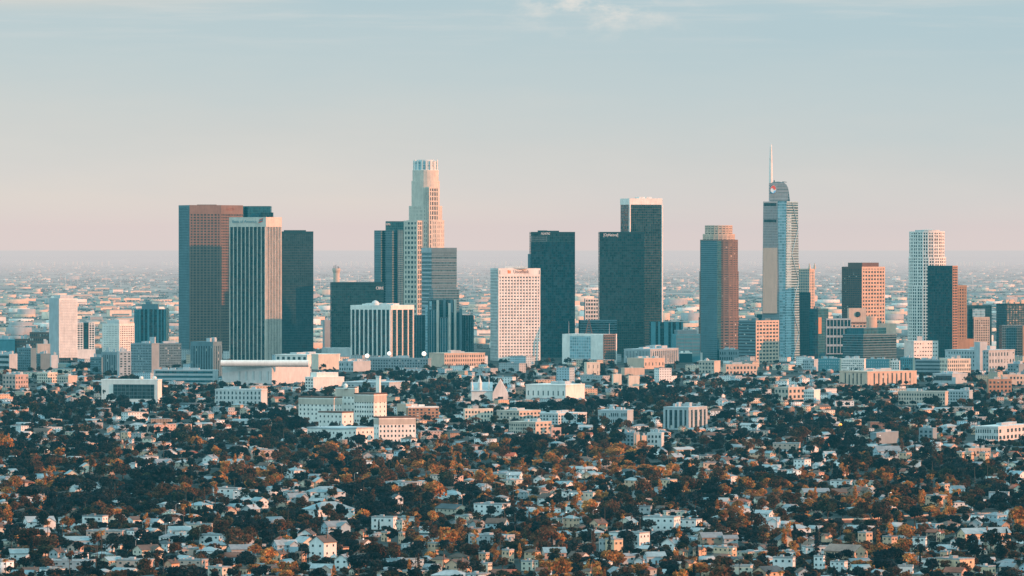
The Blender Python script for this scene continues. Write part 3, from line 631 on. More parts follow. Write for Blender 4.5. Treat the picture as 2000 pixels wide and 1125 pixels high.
    mb = MB(); T.facade(mb, bot[2], bot[3], 0, zt, 1, 62, 0, 1.1, .4, top[2], top[3], top=1.5); T.part(mb, 'right_bands', 'skyblue'); mb = MB(); T.facade(mb, lerp(bot[2], bot[3], .06), lerp(bot[2], bot[3], .42), 2, zt * .92, 1, 1, 0, 0, .2, lerp(top[2], top[3], .06), lerp(top[2], top[3], .42), top=999); T.part(mb, 'sky_reflection_bay', 'gpale')  # pale bands and bay hold the reflected sky in their colour
    for i in range(6):        # great cross braces on the right face
        z0, z1 = zt * i / 6, zt * (i + 1) / 6; f0, f1 = z0 / zt, z1 / zt
        a, b = lerp(lerp(bot[2], bot[3], .45), lerp(top[2], top[3], .45), f0), lerp(lerp(bot[2], bot[3], .97), lerp(top[2], top[3], .97), f1)
        if i % 2: a, b = lerp(lerp(bot[2], bot[3], .97), lerp(top[2], top[3], .97), f0), lerp(lerp(bot[2], bot[3], .45), lerp(top[2], top[3], .45), f1)
        mb = MB(); mb.tube((a[0] + .5, a[1] - .7, z0 + .5), (b[0] + .5, b[1] - .7, z1 - .5), .5, .5); T.part(mb, 'brace', 'skyblue')
    for py in (398, 430):
        a, b = lerp(top[0], top[1], .06), lerp(top[0], top[1], .9); mb = MB(); z = T.z(py); T.facade(mb, a, b, z - 3.2, z + 1, 1, 1, 0, 0, .4, top=99); T.part(mb, 'louvre_band', 'gblack')
    # sail: lofted roof screen, curved down to the right
    prof = [(1503.5, 393), (1503.5, 357), (1510, 355.2), (1520, 354.6), (1530, 356), (1536, 360.5), (1539.5, 368), (1541, 378), (1543, 393)]
    def sail(mat, dd0, dd1, name, sc_=1):
        vs = [(PX(a, D + 10), D + 10 + dd0, T.z(b)) for a, b in prof] + [(PX(a, D + 10), D + 10 + dd1, T.z(b)) for a, b in prof]; n = len(prof); mb = MB()
        mb.add(vs, [tuple(range(n)), tuple(range(2 * n - 1, n - 1, -1))] + [(i, n + i, n + (i + 1) % n, (i + 1) % n) for i in range(n)]); return T.part(mb, name, mat)
    sail('gblue', 0, 30, 'sail'); mb = MB()
    for k in range(13):
        z = T.z(391 - k * 2.7); x1 = PX(1540 - max(0, k - 9) * 2.2, D); mb.box(PX(1504, D + 9), x1, D + 9.4, D + 10.05, z, z + 1.0)
    T.part(mb, 'sail_louvres', 'palegrey')
    mb = MB(); mb.lathe((PX(1505.5, D + 12), D + 12, 0), [(2.6, T.z(358)), (2.6, T.z(340)), (2.1, T.z(310)), (1.3, T.z(286)), (.5, T.z(280.5))], 12); T.part(mb, 'spire', 'white')
    # round two-tone emblem (left half of the disc red above, blue below, white swirl between)
    ex, ez, er = PX(1510.3, D + 8), T.z(370), 6.0
    def emblem(pts, name, mat, y):
        mb = MB(); n = len(pts); vs = [(ex + x * er * .7, y, ez + z * er) for x, z in pts] + [(ex + x * er * .7, y + .3, ez + z * er) for x, z in pts]
        mb.add(vs, [tuple(range(n)), tuple(range(2 * n - 1, n - 1, -1))] + [(i, n + i, n + (i + 1) % n, (i + 1) % n) for i in range(n)]); T.part(mb, name, mat)
    circ = [(math.cos(-2 * math.pi * i / 32), math.sin(-2 * math.pi * i / 32)) for i in range(32)]
    emblem(circ, 'emblem_disc', 'letter', D + 8.6)
    arc = lambda a0, a1, r, cx=0, cz=0, n=12: [(cx + r * math.cos(R(a0 + (a1 - a0) * i / n)), cz + r * math.sin(R(a0 + (a1 - a0) * i / n))) for i in range(n + 1)]
    red = arc(170, 20, .96) + arc(20, -150, .40, .5, .30) [::1] + arc(60, 170, .45, -.45, -.05)
    emblem(red, 'emblem_red_swirl', 'logo_r', D + 8.2)
    blue = arc(-10, -150, .96) + arc(-150, -10, .5, -.1, -.35)
    emblem(blue, 'emblem_blue_swirl', 'logo_b', D + 8.1)
    mb = MB(); mb.tube((PX(1512, D + 14), D + 14, T.z(355.5)), (PX(1512, D + 14), D + 14, T.z(351.5)), .9, .6); mb.tube((PX(1528, D + 14), D + 14, T.z(355)), (PX(1537, D + 14), D + 14, T.z(355.6)), .7, .3); T.part(mb, 'window_crane', 'dark')
    mb = MB(); mb.prism([P_(1478, 20), P_(1489, 16), P_(1489, 40), P_(1478, 40)], 0, T.z(614)); T.part(mb, 'podium', 'gteal')
    keep(1488, 1560, 280, 688, D)
    # --- small lit punched block at its foot
    T = Thing('office_block', 'low block at the spired tower foot: grey striped left face, peach punched right face', 'office block', 7600, 1476)
    p = rect(1443, 1476, 1521, T.D, 42); zt = T.z(626); T.prism('shaft', p, 0, zt, 'gwin'); occupy(p)
    mb = MB(); T.facade(mb, p[0], p[1], 0, zt, 1, 14, 0, 2.2, .4, top=2); T.part(mb, 'left_bands', 'steel')
    mb = MB(); T.facade(mb, p[1], p[2], 0, zt, 7, 12, 2.2, 2.4, .5, top=2.5); T.part(mb, 'right_grid', 'peach'); units(T, p, zt, 3, 'steel')  # right face peach: its sunlit look is put into the colour
    keep(1443, 1528, 626, 684, T.D)
    # --- behind, right of the spire tower
    T = Thing('office_tower', 'dark narrow slab tucked right of the spired skyscraper', 'tower', 8050, 1570)
    p = rect(1558, 1560, 1583, T.D, 82); T.prism('shaft', p, 0, T.z(571), 'gbrown'); occupy(p); mb = MB(); T.facade(mb, p[1], p[2], 0, T.z(571), 1, 30, 0, .8, .3, top=2); T.part(mb, 'floor_bands', 'dark')
    T = Thing('office_tower', 'grey tower with pointed corners and lit right side, half hidden by the spired skyscraper', 'tower', 8450, 1577)
    p = rect(1560, 1581, 1591, T.D, 40); zt = T.z(525); T.prism('shaft', p, 0, zt, 'gblue'); occupy(p)
    mb = MB(); T.facade(mb, p[0], p[1], 0, zt, 6, 30, .8, 1.2, .4, top=2); T.facade(mb, p[1], p[2], 0, zt, 3, 30, 2.0, 1.2, .4, top=3); T.part(mb, 'facade_grid', 'peach')
    for c in p[:3]:
        mb = MB(); q = disc(c[0], c[1], 2.5, 4, a0=.3); mb.prism(q, zt - .3, T.z(514), [(c[0], c[1])] * 0 or disc(c[0], c[1], .5, 4, a0=.3)); T.part(mb, 'pinnacle', 'peach')
    T = Thing('office_block', 'dark navy block with a thin red strip, right of the spired skyscraper', 'office block', 7900, 1600)
    p = rect(1581, 1598, 1618, T.D, 40); T.prism('shaft', p, 0, T.z(603), 'gteal'); occupy(p); mb = MB(); T.facade(mb, p[1], lerp(p[1], p[2], .3), T.z(652), T.z(620), 1, 1, 0, 0, .5, top=99); T.part(mb, 'red_strip', 'orange'); units(T, p, T.z(603), 3, 'steel')
    # --- V: dark left, lit grid right
    T = Thing('office_tower', 'granite tower with dark left face and peach gridded right face above a shadow line', 'tower', 8080, 1683)
    p = rect(1644.5, 1683, 1728, T.D, 45); zt = T.z(521); T.prism('shaft', p, 0, zt, 'gwin'); occupy(p)
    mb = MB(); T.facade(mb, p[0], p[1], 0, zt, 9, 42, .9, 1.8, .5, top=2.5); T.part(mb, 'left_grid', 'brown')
    mb = MB(); T.facade(mb, p[1], p[2], 0, zt, 8, 25, 2.4, 2.6, .6, top=3); T.part(mb, 'right_grid', 'peach')  # peach against the brown left grid: sunlit side painted in
    T.prism('penthouse', inset(p, .72), zt - .2, T.z(513), 'brown')
    # --- W: frame block with clock hole
    T = Thing('office_block', 'open white frame block with four glazed tiers and dark roof line', 'office block', 7700, 1613)
    p = rect(1612, 1614, 1662, T.D, 84); zt = T.z(622); T.prism('shaft', p, 0, zt, 'gdark'); occupy(p)
    mb = MB(); T.facade(mb, p[1], p[2], T.z(692), zt, 7, 4, .9, 3.0, .9, top=2.2); T.part(mb, 'frame', 'palegrey')
    T = Thing('office_block', 'peach gabled block with a round dark opening, beside the stepped dark glass block', 'office block', 7740, 1675)
    p = rect(1655, 1658, 1692, T.D, 80); zt = T.z(602); T.prism('shaft', p, 0, zt, 'peach'); occupy(p)
    c = lerp(p[1], p[2], .52); mb = MB(); n = 20; zc = T.z(614); vs = [(c[0] + 4 * math.cos(2 * math.pi * i / n), c[1] - .9 + (.2 * 4 * math.cos(2 * math.pi * i / n)), zc + 4 * math.sin(2 * math.pi * i / n)) for i in range(n)]
    mb.add(vs + [(x, y + .6, z) for x, y, z in vs], [tuple(range(n)), tuple(range(2 * n - 1, n - 1, -1))] + [(i, n + i, n + (i + 1) % n, (i + 1) % n) for i in range(n)]); T.part(mb, 'round_opening', 'gblack')
    T.windows(p[1], p[2], T.z(640), T.z(628), 5, 2, 3, 2.6)
    mb = MB(); T.facade(mb, p[1], p[2], zt - 22, zt - 20, 1, 1, 0, 0, 1.2, top=99); T.part(mb, 'cornice', 'redbrown')
    T = Thing('office_block', 'curved orange lit drum block right of the peach gabled one', 'office block', 7780, 1702)
    c = (PX(1702, T.D), T.D + 9); T.prism('drum', disc(c[0], c[1], 9, 20), 0, T.z(618), 'peach'); mb = MB(); mb.lathe((c[0], c[1], T.z(622)), [(9.4, 0), (9.4, 1.5)], 20); T.part(mb, 'cornice', 'peach')
    T.prism('low_wing', rect(1712, 1714, 1750, T.D + 20, 80), 0, T.z(632), 'peach')
    # --- X: low stepped dark glass
    T = Thing('office_block', 'low stepped dark glass block in front of the granite tower', 'office block', 7560, 1685)
    p = rect(1646, 1686, 1751, T.D, 40); T.prism('body', p, 0, T.z(653), 'gdark'); occupy(p)
    mb = MB(); T.facade(mb, p[0], p[1], 0, T.z(653), 1, 12, 0, 1.0, .3, top=1.5); T.facade(mb, p[1], p[2], 0, T.z(653), 1, 12, 0, 1.0, .3, top=1.5); T.part(mb, 'floor_bands', 'steel')
    q = [lerp(p[0], p[1], .2), lerp(p[1], p[2], .02), lerp(p[1], p[2], .45), lerp(p[3], p[2], .5)]; q[1] = (q[1][0], q[1][1] + 3); T.prism('upper_step', q, T.z(653) - .2, T.z(641), 'gteal'); keep(1646, 1751, 640, 694, T.D)
    # --- Y: rounded white grid tower
    T = Thing('office_tower', 'rounded white gridded tower stepping in twice, gold on its right, near the right edge', 'tower', 7960, 1812)
    D = T.D; m = D / F
    for x0, x1, t, b, nz in ((1779, 1847, 452, 503, 8), (1778, 1850, 502.5, 558, 9), (1776, 1852, 557.5, 690, 22)):
        hw = (x1 - x0) / 2 * m; cxx = PX((x0 + x1) / 2, D); cyy = D + hw; n = 20
        poly = disc(cxx, cyy, hw, n, a0=R(0)); T.prism('tier', poly, T.z(b), T.z(t), 'gwin'); mb = MB()
        for i in range(n):
            P, Q = poly[i], poly[(i + 1) % n]
            if (P[1] + Q[1]) / 2 < cyy + hw * .3: T.facade(mb, P, Q, T.z(b), T.z(t), 2, nz, 1.25, 1.6, .6, top=1.8)
        T.part(mb, 'tier_grid', 'white')
    mb = MB(); mb.lathe((cxx, cyy, T.z(453)), [(24 * m, 0), (24 * m, 3)], 20); mb.tube((cxx, cyy, T.z(453)), (cxx, cyy, T.z(446)), .5, .3); mb.tube((cxx - 9, cyy, T.z(449)), (cxx + 9, cyy, T.z(447.5)), .5, .5); T.part(mb, 'roof_crane', 'pale')
    occupy([(PX(1776, D), D), (PX(1852, D), D + 58)]); keep(1776, 1850, 452, 664, D)
    # --- Z: dark box in front
    T = Thing('office_tower', 'dark glass box with ribbed orange right face, in front of the rounded white tower', 'tower', 7760, 1860)
    p = rect(1812, 1860, 1870, T.D, 34); zt = T.z(519); T.prism('shaft', p, 0, zt, 'gdark'); occupy(p)
    mb = MB(); T.facade(mb, p[0], p[1], 0, zt, 16, 36, .3, .6, .25, top=2); T.part(mb, 'mullions', 'dark'); mb = MB(); T.facade(mb, p[1], p[2], 0, zt, 3, 36, 1.2, 1.4, .5, top=2); T.part(mb, 'side_ribs', 'brick')
    # --- AA: orange
    T = Thing('office_tower', 'narrow orange punched window slab right of the dark glass box', 'tower', 7900, 1870)
    p = rect(1864, 1868, 1888, T.D, 80); T.prism('shaft', p, 0, T.z(557), 'gwin'); occupy(p); mb = MB(); T.facade(mb, p[1], p[2], 0, T.z(557), 4, 24, 1.9, 2.2, .5, top=3); T.part(mb, 'facade_grid', 'orange'); T.prism('podium', rect(1866, 1868, 1894, T.D - 25, 82), 0, T.z(662), 'orange')
    # --- BB
    T = Thing('office_tower', 'dark stepped tower with pink gridded inset front', 'tower', 8000, 1915)
    p = rect(1887, 1890, 1937, T.D, 80); T.prism('shaft', p, 0, T.z(596), 'gdark'); occupy(p); units(T, p, T.z(596), 6, 'peach', hmax=7)
    q = rect(1899, 1902, 1933, T.D - 14, 80); T.prism('inset_front', q, 0, T.z(619), 'gwin'); mb = MB(); T.facade(mb, q[1], q[2], 0, T.z(619), 7, 17, 1.5, 1.7, .5, top=2.5); T.part(mb, 'inset_grid', 'peach')
    q = rect(1899, 1900, 1924, T.D - 5, 80); T.prism('top_panel', q, T.z(621), T.z(603), 'gpale')
    # --- CC
    T = Thing('office_tower', 'dark teal tower with lit rooftop clutter at the right frame edge', 'tower', 8020, 1960)
    p = rect(1946, 1966, 2012, T.D, 60); T.prism('shaft', p, 0, T.z(593), 'gteal'); occupy(p); units(T, p, T.z(593), 7, 'peach', hmax=6); mb = MB(); T.facade(mb, p[0], p[1], 0, T.z(593), 1, 24, 0, 1, .3, top=2); T.facade(mb, p[1], p[2], 0, T.z(593), 8, 24, .6, 1, .3, top=2); T.part(mb, 'mullions', 'dark')
    T = Thing('office_block', 'dark teal lower block with orange corner, in front of the right edge tower', 'office block', 7820, 1970)
    p = rect(1951, 1957, 2001, T.D, 75); T.prism('shaft', p, 0, T.z(635), 'gdark'); occupy(p); mb = MB(); T.facade(mb, p[1], p[2], 0, T.z(635), 10, 14, .5, .9, .3, top=1.6); T.part(mb, 'mullions', 'steel'); T.prism('corner_shaft', rect(1996, 1998, 2010, T.D - 6, 70), 0, T.z(636), 'brick')
towers()

# ================================================================ mid-rise blocks between the houses and the towers
PAL = dict(white=(.78, .77, .74), cream=(.68, .60, .48), grey=(.40, .42, .42), beige=(.52, .43, .33), pink=(.60, .42, .34), blue=(.42, .52, .56), tan=(.36, .26, .19), peach=(.70, .45, .30))
RPAL = {'grey': (.24, .25, .26), 'brown': (.14, .085, .065), 'pale': (.36, .37, .37), 'red': (.28, .09, .055), 'dark': (.07, .08, .085)}
def block(xl, xc, xr, yt, yb, wall, label, name='apartment_block', cat='apartment block', a=None, wl=(0, 0), wr=(0, 0), style='win', top=None, un=4, parapet=.9, dback=None, prot=True, band='gwin', ws=(.5, .5)):
    D = DG(yb); T = Thing(name, label, cat, D, xc)
    if a is None: a = 34 if (xc - xl) > (xr - xc) * 1.2 else (80 if (xc - xl) < .15 * (xr - xl) else 55)
    p = rect(xl, xc, xr, D, a, dback); zt = T.z(yt)
    T.prism('wall', p, 0, zt, wall); occupy(p, 3)
    for (P, Q, (nx, nz)) in ((p[0], p[1], wl), (p[1], p[2], wr)):
        if not nx: continue
        ln = math.hypot(Q[0] - P[0], Q[1] - P[1]); bay, fl = ln / nx, zt / nz
        if style == 'win': T.windows(P, Q, .3, zt - .6, nx, nz, bay * ws[0], fl * ws[1], band, skip=.06)
        elif style == 'bands':
            for k in range(nz):
                mb = MB(); z0 = fl * (k + .35); T.facade(mb, lerp(P, Q, .03), lerp(P, Q, .97), z0, z0 + fl * ws[1], 1, 1, 0, 0, .12, top=99); T.part(mb, 'window_band', band)
        elif style == 'piers':
            mb = MB(); T.facade(mb, lerp(P, Q, .02), lerp(P, Q, .98), zt * .08, zt * .9, 1, 1, 0, 0, .1, top=99); T.part(mb, 'glazing', band)
            T.fins(P, Q, .1, zt * .92, nx, bay * (1 - ws[0]), .5, M[wall] if isinstance(wall, str) else wall, 'pier')
    if parapet:
        q = inset(p, 1.012); mb = MB(); mb.prism(q, zt - .4, zt + parapet); T.part(mb, 'roof', top or wall)
    if un: units(T, p, zt + (parapet or 0), un, top or 'palegrey', hmax=max(2, zt * .22))
    if prot: keep(xl, xr, yt, yb - max(3, (yb - yt) * .22), D)
    return T, p, zt

def midrise():
    B = block; OB = dict(name='office_block', cat='office block')
    # left group below the pink slab
    B(-12, 18, 34, 693, 724, 'palegrey', 'pale low flat building with roof canopy at left frame edge', wl=(8, 3), style='bands')
    B(-8, 0, 29, 664, 700, 'teal', 'teal low block at left edge behind the pale canopy building', a=80, **OB)
    B(28, 57, 59, 663, 700, 'brown', 'dark brown low block left of the pink slab', a=25, wl=(9, 5), **OB)
    B(58, 96, 98, 650, 702, 'brown', 'larger dark brown block right behind its twin, left of the pink slab', a=22, wl=(10, 6), **OB)
    B(33, 60, 71, 681, 723, 'steel', 'slate grey slab block with paler right end, lower left of the skyline', a=35, wl=(7, 8))
    B(71, 73, 98, 673, 719, 'beige', 'beige plain slab behind two grey slabs, lower left of the skyline', a=80)
    B(64, 79, 99, 692, 722, 'steel', 'grey block with light right face, between slate slab and white pylon slab', a=50, wl=(5, 7))
    B(98, 100, 113, 695, 724, 'pale', 'narrow pale slab with a tall tree beside it, left foot of the pink slab', a=70)
    B(176, 198, 201, 699, 733, 'steel', 'grey teal flat block, left step of the three stepped blocks', a=20, wl=(8, 7))
    B(198, 229, 232, 689, 731, 'grey', 'ribbed grey block, middle step of the three stepped blocks', a=25, wl=(9, 9), style='piers')
    B(229, 233, 256, 688, 738, 'palegrey', 'pale block with one dark window strip, right step of the three stepped blocks', a=75, wr=(3, 10))
    T, p, zt = B(255, 296, 311, 672, 735, 'grey', 'blue grey flats with pale corner shaft, in front of the ribbed dark tower', a=30, wl=(14, 12), ws=(.45, .5))
    B(300, 312, 354, 672, 722, 'steel', 'blue grey slab with fine windows left of the brown granite tower foot', a=70, wr=(14, 10), ws=(.55, .45))
    B(372, 416, 433, 669, 742, 'steel', 'teal grey ribbed block in front of the brown granite tower', a=30, wl=(9, 11), wr=(4, 11), style='piers')
    B(300, 419, 426, 724, 750, 'palegrey', 'long stepped parking deck with pale bands under the granite tower', name='parking_deck', cat='parking deck', a=12, wl=(20, 3), style='bands', band='gteal')
    # white frame building
    T, p, zt = B(198, 308, 316, 743, 788, 'white', 'white framed office with dark glass front, lower left under the towers', a=12, un=0, **OB)
    mb = MB(); T.facade(mb, lerp(p[0], p[1], .21), lerp(p[0], p[1], .94), T.z(779), T.z(751), 1, 1, 0, 0, .25, top=99); T.part(mb, 'dark_glazing', 'gbrown')
    mb = MB(); T.facade(mb, lerp(p[0], p[1], .21), lerp(p[0], p[1], .94), T.z(779), T.z(751), 10, 4, .25, .35, .4); T.part(mb, 'mullions', 'steel')
    for px in (276, 302):
        mb = MB(); mb.lathe((PX(px, T.D + 8), T.D + 8, zt), [(.7, 0), (.7, 1), (2.0, 1.6), (2.3, 2.7), (1.4, 3.9), (.2, 4.2)], 14); T.part(mb, 'roof_dome', 'white')
    # long white building with rounded parapet
    T, p, zt = B(434, 531, 606, 716, 752, 'pale', 'long white building with rounded roof band, foot of the white finned tower', name='convention_hall', cat='hall', a=14, un=0, parapet=0, wl=(7, 1), ws=(.04, .5))
    mb = MB(); P, Q = (PX(431, T.D), T.D + 4), (PX(603, T.D), T.D - 1); mb.tube((P[0], P[1], T.z(710)), (Q[0], Q[1], T.z(710)), 4.1, 4.1, 14); T.part(mb, 'rounded_band', 'white')
    B(538, 600, 664, 694, 716, 'white', 'stepped white roof house block behind the rounded roof band', a=30, un=5, wl=(6, 2)); B(608, 622, 662, 693, 722, 'cream', 'bright peach lit windowless block left of the white ribbed block', a=60, un=0)
    B(662, 690, 724, 707, 726, 'palegrey', 'low grey terrace at the foot of the white ribbed block', a=30, wl=(6, 2))
    B(722, 836, 842, 701, 724, 'grey', 'long grey apartment row with deep bays below the white ribbed block', a=14, wl=(22, 4))
    B(838, 868, 947, 691, 717, 'peach', 'long peach lit apartment row below the glass cylinder hotel', a=58, wr=(18, 3), un=4)
    T, p, zt = B(596, 612, 672, 738, 764, 'white', 'white blocky court building above the hospital', a=60, wl=(3, 4), un=2)
    T.prism('upper_step', inset(p, .7), zt + .8, zt + 6, 'white')
    B(420, 510, 522, 762, 792, 'pale', 'pale terraced flats with tall dark windows left of the hospital', a=16, wl=(12, 3), ws=(.35, .55))
    B(5, 30, 55, 733, 760, 'pink', 'pinkish small flats with bay fronts at far left', a=50, wl=(4, 3), wr=(5, 3)); B(72, 93, 112, 729, 748, 'cream', 'lit cream corner flats with little gabled roofs, far left', a=45, wl=(5, 3), wr=(4, 3))
    B(111, 133, 151, 735, 749, 'beige', 'low beige flats right of the lit cream corner flats', a=35, wl=(5, 2))
    B(775, 793, 815, 791, 812, 'peach', 'orange lit low flats behind the orange brick apartments', a=55, wr=(4, 2))
    B(793, 797, 857, 796, 823, 'brick', 'orange brick apartments with white cornice right of the hospital', a=78, wr=(8, 4), top='white', un=3)
    B(665, 760, 800, 748, 764, 'palegrey', 'grey low roof long building above the hospital, beside the white pylon', a=20, wl=(14, 1), prot=False)
    # centre
    B(1027, 1105, 1142, 753, 783, 'white', 'long blank white hall in the centre below the punched window tower', a=25, wl=(8, 1), ws=(.2, .3), name='hall', cat='hall')
    B(1141, 1146, 1172, 709, 735, 'cream', 'bright peach square block below the dark pair of towers', a=72, wr=(3, 2), ws=(.12, .5), un=0)
    B(1219, 1270, 1326, 683, 712, 'palegrey', 'wide pale colonnaded hall at the foot of the dark pair of towers', a=25, wl=(18, 1), wr=(14, 1), style='piers', name='hall', cat='hall', un=4)
    B(1225, 1258, 1298, 701, 721, 'peach', 'peach lit low long block in front of the colonnaded hall', a=50, wr=(6, 1), ws=(.3, .3), un=3); B(1213, 1220, 1259, 720, 733, 'peach', 'low peach shed left below the peach lit long block', a=70, un=1)
    B(1226, 1228, 1249, 735, 758, 'cream', 'small bright cream box building below the dark pair of towers', a=70, un=0); B(1195, 1198, 1214, 732, 752, 'cream', 'round roofed bright small block left of the small cream box', a=70, un=2)
    B(905, 908, 963, 800, 826, 'cream', 'cream two storey flats left of centre below the gabled church', a=72, wr=(9, 3), un=2); B(970, 1014, 1056, 804, 827, 'beige', 'beige flats with square windows, centre, below the dark tree clump', a=35, wl=(7, 3), wr=(6, 3))
    B(1054, 1090, 1146, 809, 829, 'pale', 'long pale flats with tiny windows, centre', a=40, wl=(6, 3), wr=(11, 3)); B(994, 1046, 1077, 826, 849, 'beige', 'beige brown flats with rows of dark windows and lit right end, centre', a=30, wl=(12, 3), wr=(4, 3))
    B(1168, 1225, 1237, 803, 830, 'palegrey', 'long pale blue flats right of the long pale flats', a=16, wl=(14, 2)); B(1075, 1077, 1096, 837, 858, 'pink', 'narrow pink house block with pitched top, centre', a=60, wr=(2, 2), un=0)
    T, p, zt = B(1296, 1345, 1381, 797, 840, 'palegrey', 'pale flats with tall recessed balconies right of centre', a=30, wl=(5, 5), wr=(4, 5), style='piers', ws=(.6, .5))
    B(1210, 1238, 1249, 847, 872, 'grey', 'grey cube flats, leftmost of four cubes right of centre', a=25, wl=(4, 3)); B(1240, 1243, 1250, 851, 877, 'peach', 'thin peach lit end wall flats, second of four cubes right of centre', a=60)
    B(1252, 1254, 1263, 853, 878, 'peach', 'thin peach lit flats, third of four cubes right of centre', a=60); B(1264, 1292, 1297, 847, 877, 'pale', 'pale cube flats with small windows, rightmost of four cubes', a=20, wl=(4, 3))
    B(1250, 1252, 1277, 872, 884, 'peach', 'low peach box in front of the four cubes', a=75, un=0)
    # right
    B(1367, 1374, 1384, 678, 702, 'white', 'tall white fin wall at the foot of the curved banded tower', a=50, un=0, parapet=.3); B(1350, 1352, 1372, 690, 706, 'white', 'small white block left of the tall white fin wall', a=70, un=2); B(1322, 1324, 1352, 690, 708, 'dark', 'dark low glass pavilion with white lit roof, below the bright teal block', a=78, top='white', un=3)
    B(1405, 1440, 1446, 684, 706, 'grey', 'grey jagged low blocks under the peach punched block, left one', a=18, wl=(8, 2)); B(1440, 1470, 1492, 690, 708, 'grey', 'grey jagged low blocks under the peach punched block, right one', a=35, wl=(6, 2), un=5)
    B(1365, 1395, 1407, 706, 730, 'beige', 'beige flats right of centre with lit clutter behind', a=25, wl=(5, 3)); B(1412, 1418, 1478, 713, 733, 'peach', 'peach lit cluster of low flats below the spired skyscraper', a=70, wr=(9, 2), un=7)
    B(1568, 1590, 1598, 703, 726, 'palegrey', 'pale teal flats, first of the long teal row on the right', a=20, wl=(6, 4)); B(1597, 1640, 1643, 702, 725, 'teal', 'bright teal flats, second of the long teal row on the right', a=14, wl=(10, 4), band='gpale', ws=(.35, .5))
    B(1643, 1688, 1692, 702, 726, 'white', 'white gridded flats in the middle of the long teal row', a=14, wl=(12, 5), ws=(.6, .4)); B(1691, 1737, 1740, 703, 727, 'teal', 'teal flats right of the white gridded flats', a=14, wl=(10, 4), band='gpale', ws=(.3, .5))
    B(1738, 1757, 1760, 706, 727, 'white', 'small white flats near the right end of the teal row', a=14, wl=(4, 4)); B(1758, 1783, 1787, 700, 729, 'teal', 'last teal flats at the right end of the teal row', a=14, wl=(6, 5), ws=(.3, .6))
    T, p, zt = B(1640, 1694, 1790, 727, 753, 'peach', 'long peach lit flats with tall piers, in front of the teal row', a=50, wl=(7, 1), wr=(11, 1), style='piers', ws=(.35, .5))
    B(1766, 1785, 1857, 667, 706, 'white', 'large bright white lit block with grey left face, near the right edge', a=62, wr=(14, 5), ws=(.5, .3), un=2); B(1787, 1838, 1842, 704, 732, 'grey', 'grey block with dark horizontal slots below the bright white block', a=16, wl=(1, 4), style='bands', ws=(.5, .4))
    B(1836, 1851, 1896, 702, 734, 'cream', 'lit cream flats with dark tall windows right of the slotted grey block', a=62, wl=(5, 4), wr=(12, 4), ws=(.5, .55), un=5); B(1857, 1860, 1914, 663, 700, 'orange', 'plain orange lit block behind the grey window block, near right edge', a=75, un=0)
    T, p, zt = B(1846, 1931, 1982, 685, 726, 'palegrey', 'wide grey window block with orange lit right wing, near right edge', a=36, wl=(16, 5), wr=(9, 3), ws=(.35, .5), un=3)
    T.prism('stair_tower', rect(1903, 1914, 1928, T.D - 1, 50), 0, T.z(668), 'palegrey'); B(1822, 1860, 1890, 731, 750, 'palegrey', 'pale teal low building below the lit cream flats', a=30, wl=(6, 1), style='bands')
    B(1928, 1931, 1976, 742, 768, 'brick', 'orange brick lit flats near the right edge', a=75, wr=(6, 3), un=2); B(1968, 1990, 2012, 712, 738, 'grey', 'grey striped flats at right edge with white roof plant', a=40, wl=(4, 4), un=4); B(1955, 1958, 2005, 733, 752, 'peach', 'peach low flats at right frame edge', a=75, wr=(7, 2))
    B(1755, 1846, 1852, 766, 792, 'beige', 'brownish apartment row below the slotted grey block', a=16, wl=(18, 3)); B(1850, 1893, 1900, 764, 790, 'palegrey', 'grey bayed apartments right end of the brownish row', a=16, wl=(8, 4)); B(1513, 1540, 1572, 758, 781, 'beige', 'beige gabled apartments right of centre, left one', a=40, wl=(4, 2), wr=(4, 2)); B(1570, 1590, 1602, 763, 784, 'white', 'white ornate facade house right of the beige gabled apartments', a=25, wl=(5, 3))
    B(1700, 1712, 1755, 847, 868, 'grey', 'long grey shed roofed flats, right, below the pale rows', a=30); B(1795, 1822, 1830, 838, 864, 'grey', 'round topped pale grey flats near right edge', a=20, wl=(3, 3)); B(1905, 1950, 2010, 835, 862, 'pale', 'pale ribbed long block at right edge, mid height', a=25, wl=(10, 2), wr=(8, 2))
    B(1694, 1700, 1728, 826, 838, 'redbrown', 'low red roofed shop building on the right', a=75, name='shop', cat='shop', un=0); B(1885, 1892, 1935, 878, 898, 'peach', 'peach lit twin flats at right, mid height', a=72, wr=(6, 2), un=3)
    # ---- hospital on its rise: wings, bands and corner tower
    D = DG(836); T = Thing('hospital', 'large white hospital with many small windows, brown top band and orange lit end', 'hospital', D, 690)
    def wing(xl, xc, xr, yt, yb, dd, a, wl, wr, band=True, roof='tile', ws=(1.25, 1.75), dback=None):
        p = rect(xl, xc, xr, D + dd, a, dback); z0, zt = PZ(yb, D + dd), PZ(yt, D + dd); z0 = 0
        T.prism('wall', p, z0, zt, 'white'); q = inset(p, 1.02); occupy(p)
        mb = MB(); mb.prism(q, zt - .3, zt + .9); T.part(mb, 'roof', roof)
        if band:
            mb = MB(); h = (zt - PZ(yb, D + dd)) * .20
            for P, Q in ((p[0], p[1]), (p[1], p[2])): T.facade(mb, P, Q, zt - h - 1.2, zt - 1.2, 1, 1, 0, 0, .15, top=99)
            T.part(mb, 'top_band', 'beige')
        for (P, Q, n) in ((p[0], p[1], wl), (p[1], p[2], wr)):
            if n[0]: T.windows(P, Q, PZ(yb, D + dd) + 1, zt - 1.2, n[0], n[1], ws[0], ws[1], 'gblack', skip=.05)
        return p, zt
    wing(583, 652, 668, 777, 832, 30, 30, (9, 6), (3, 6)); wing(655, 693, 698, 757, 832, 45, 34, (5, 6), (0, 0), roof='slate'); wing(692, 730, 755, 770, 838, 20, 30, (8, 7), (3, 7), band=True)
    wing(622, 668, 690, 806, 842, -90, 35, (6, 3), (2, 3), band=False)
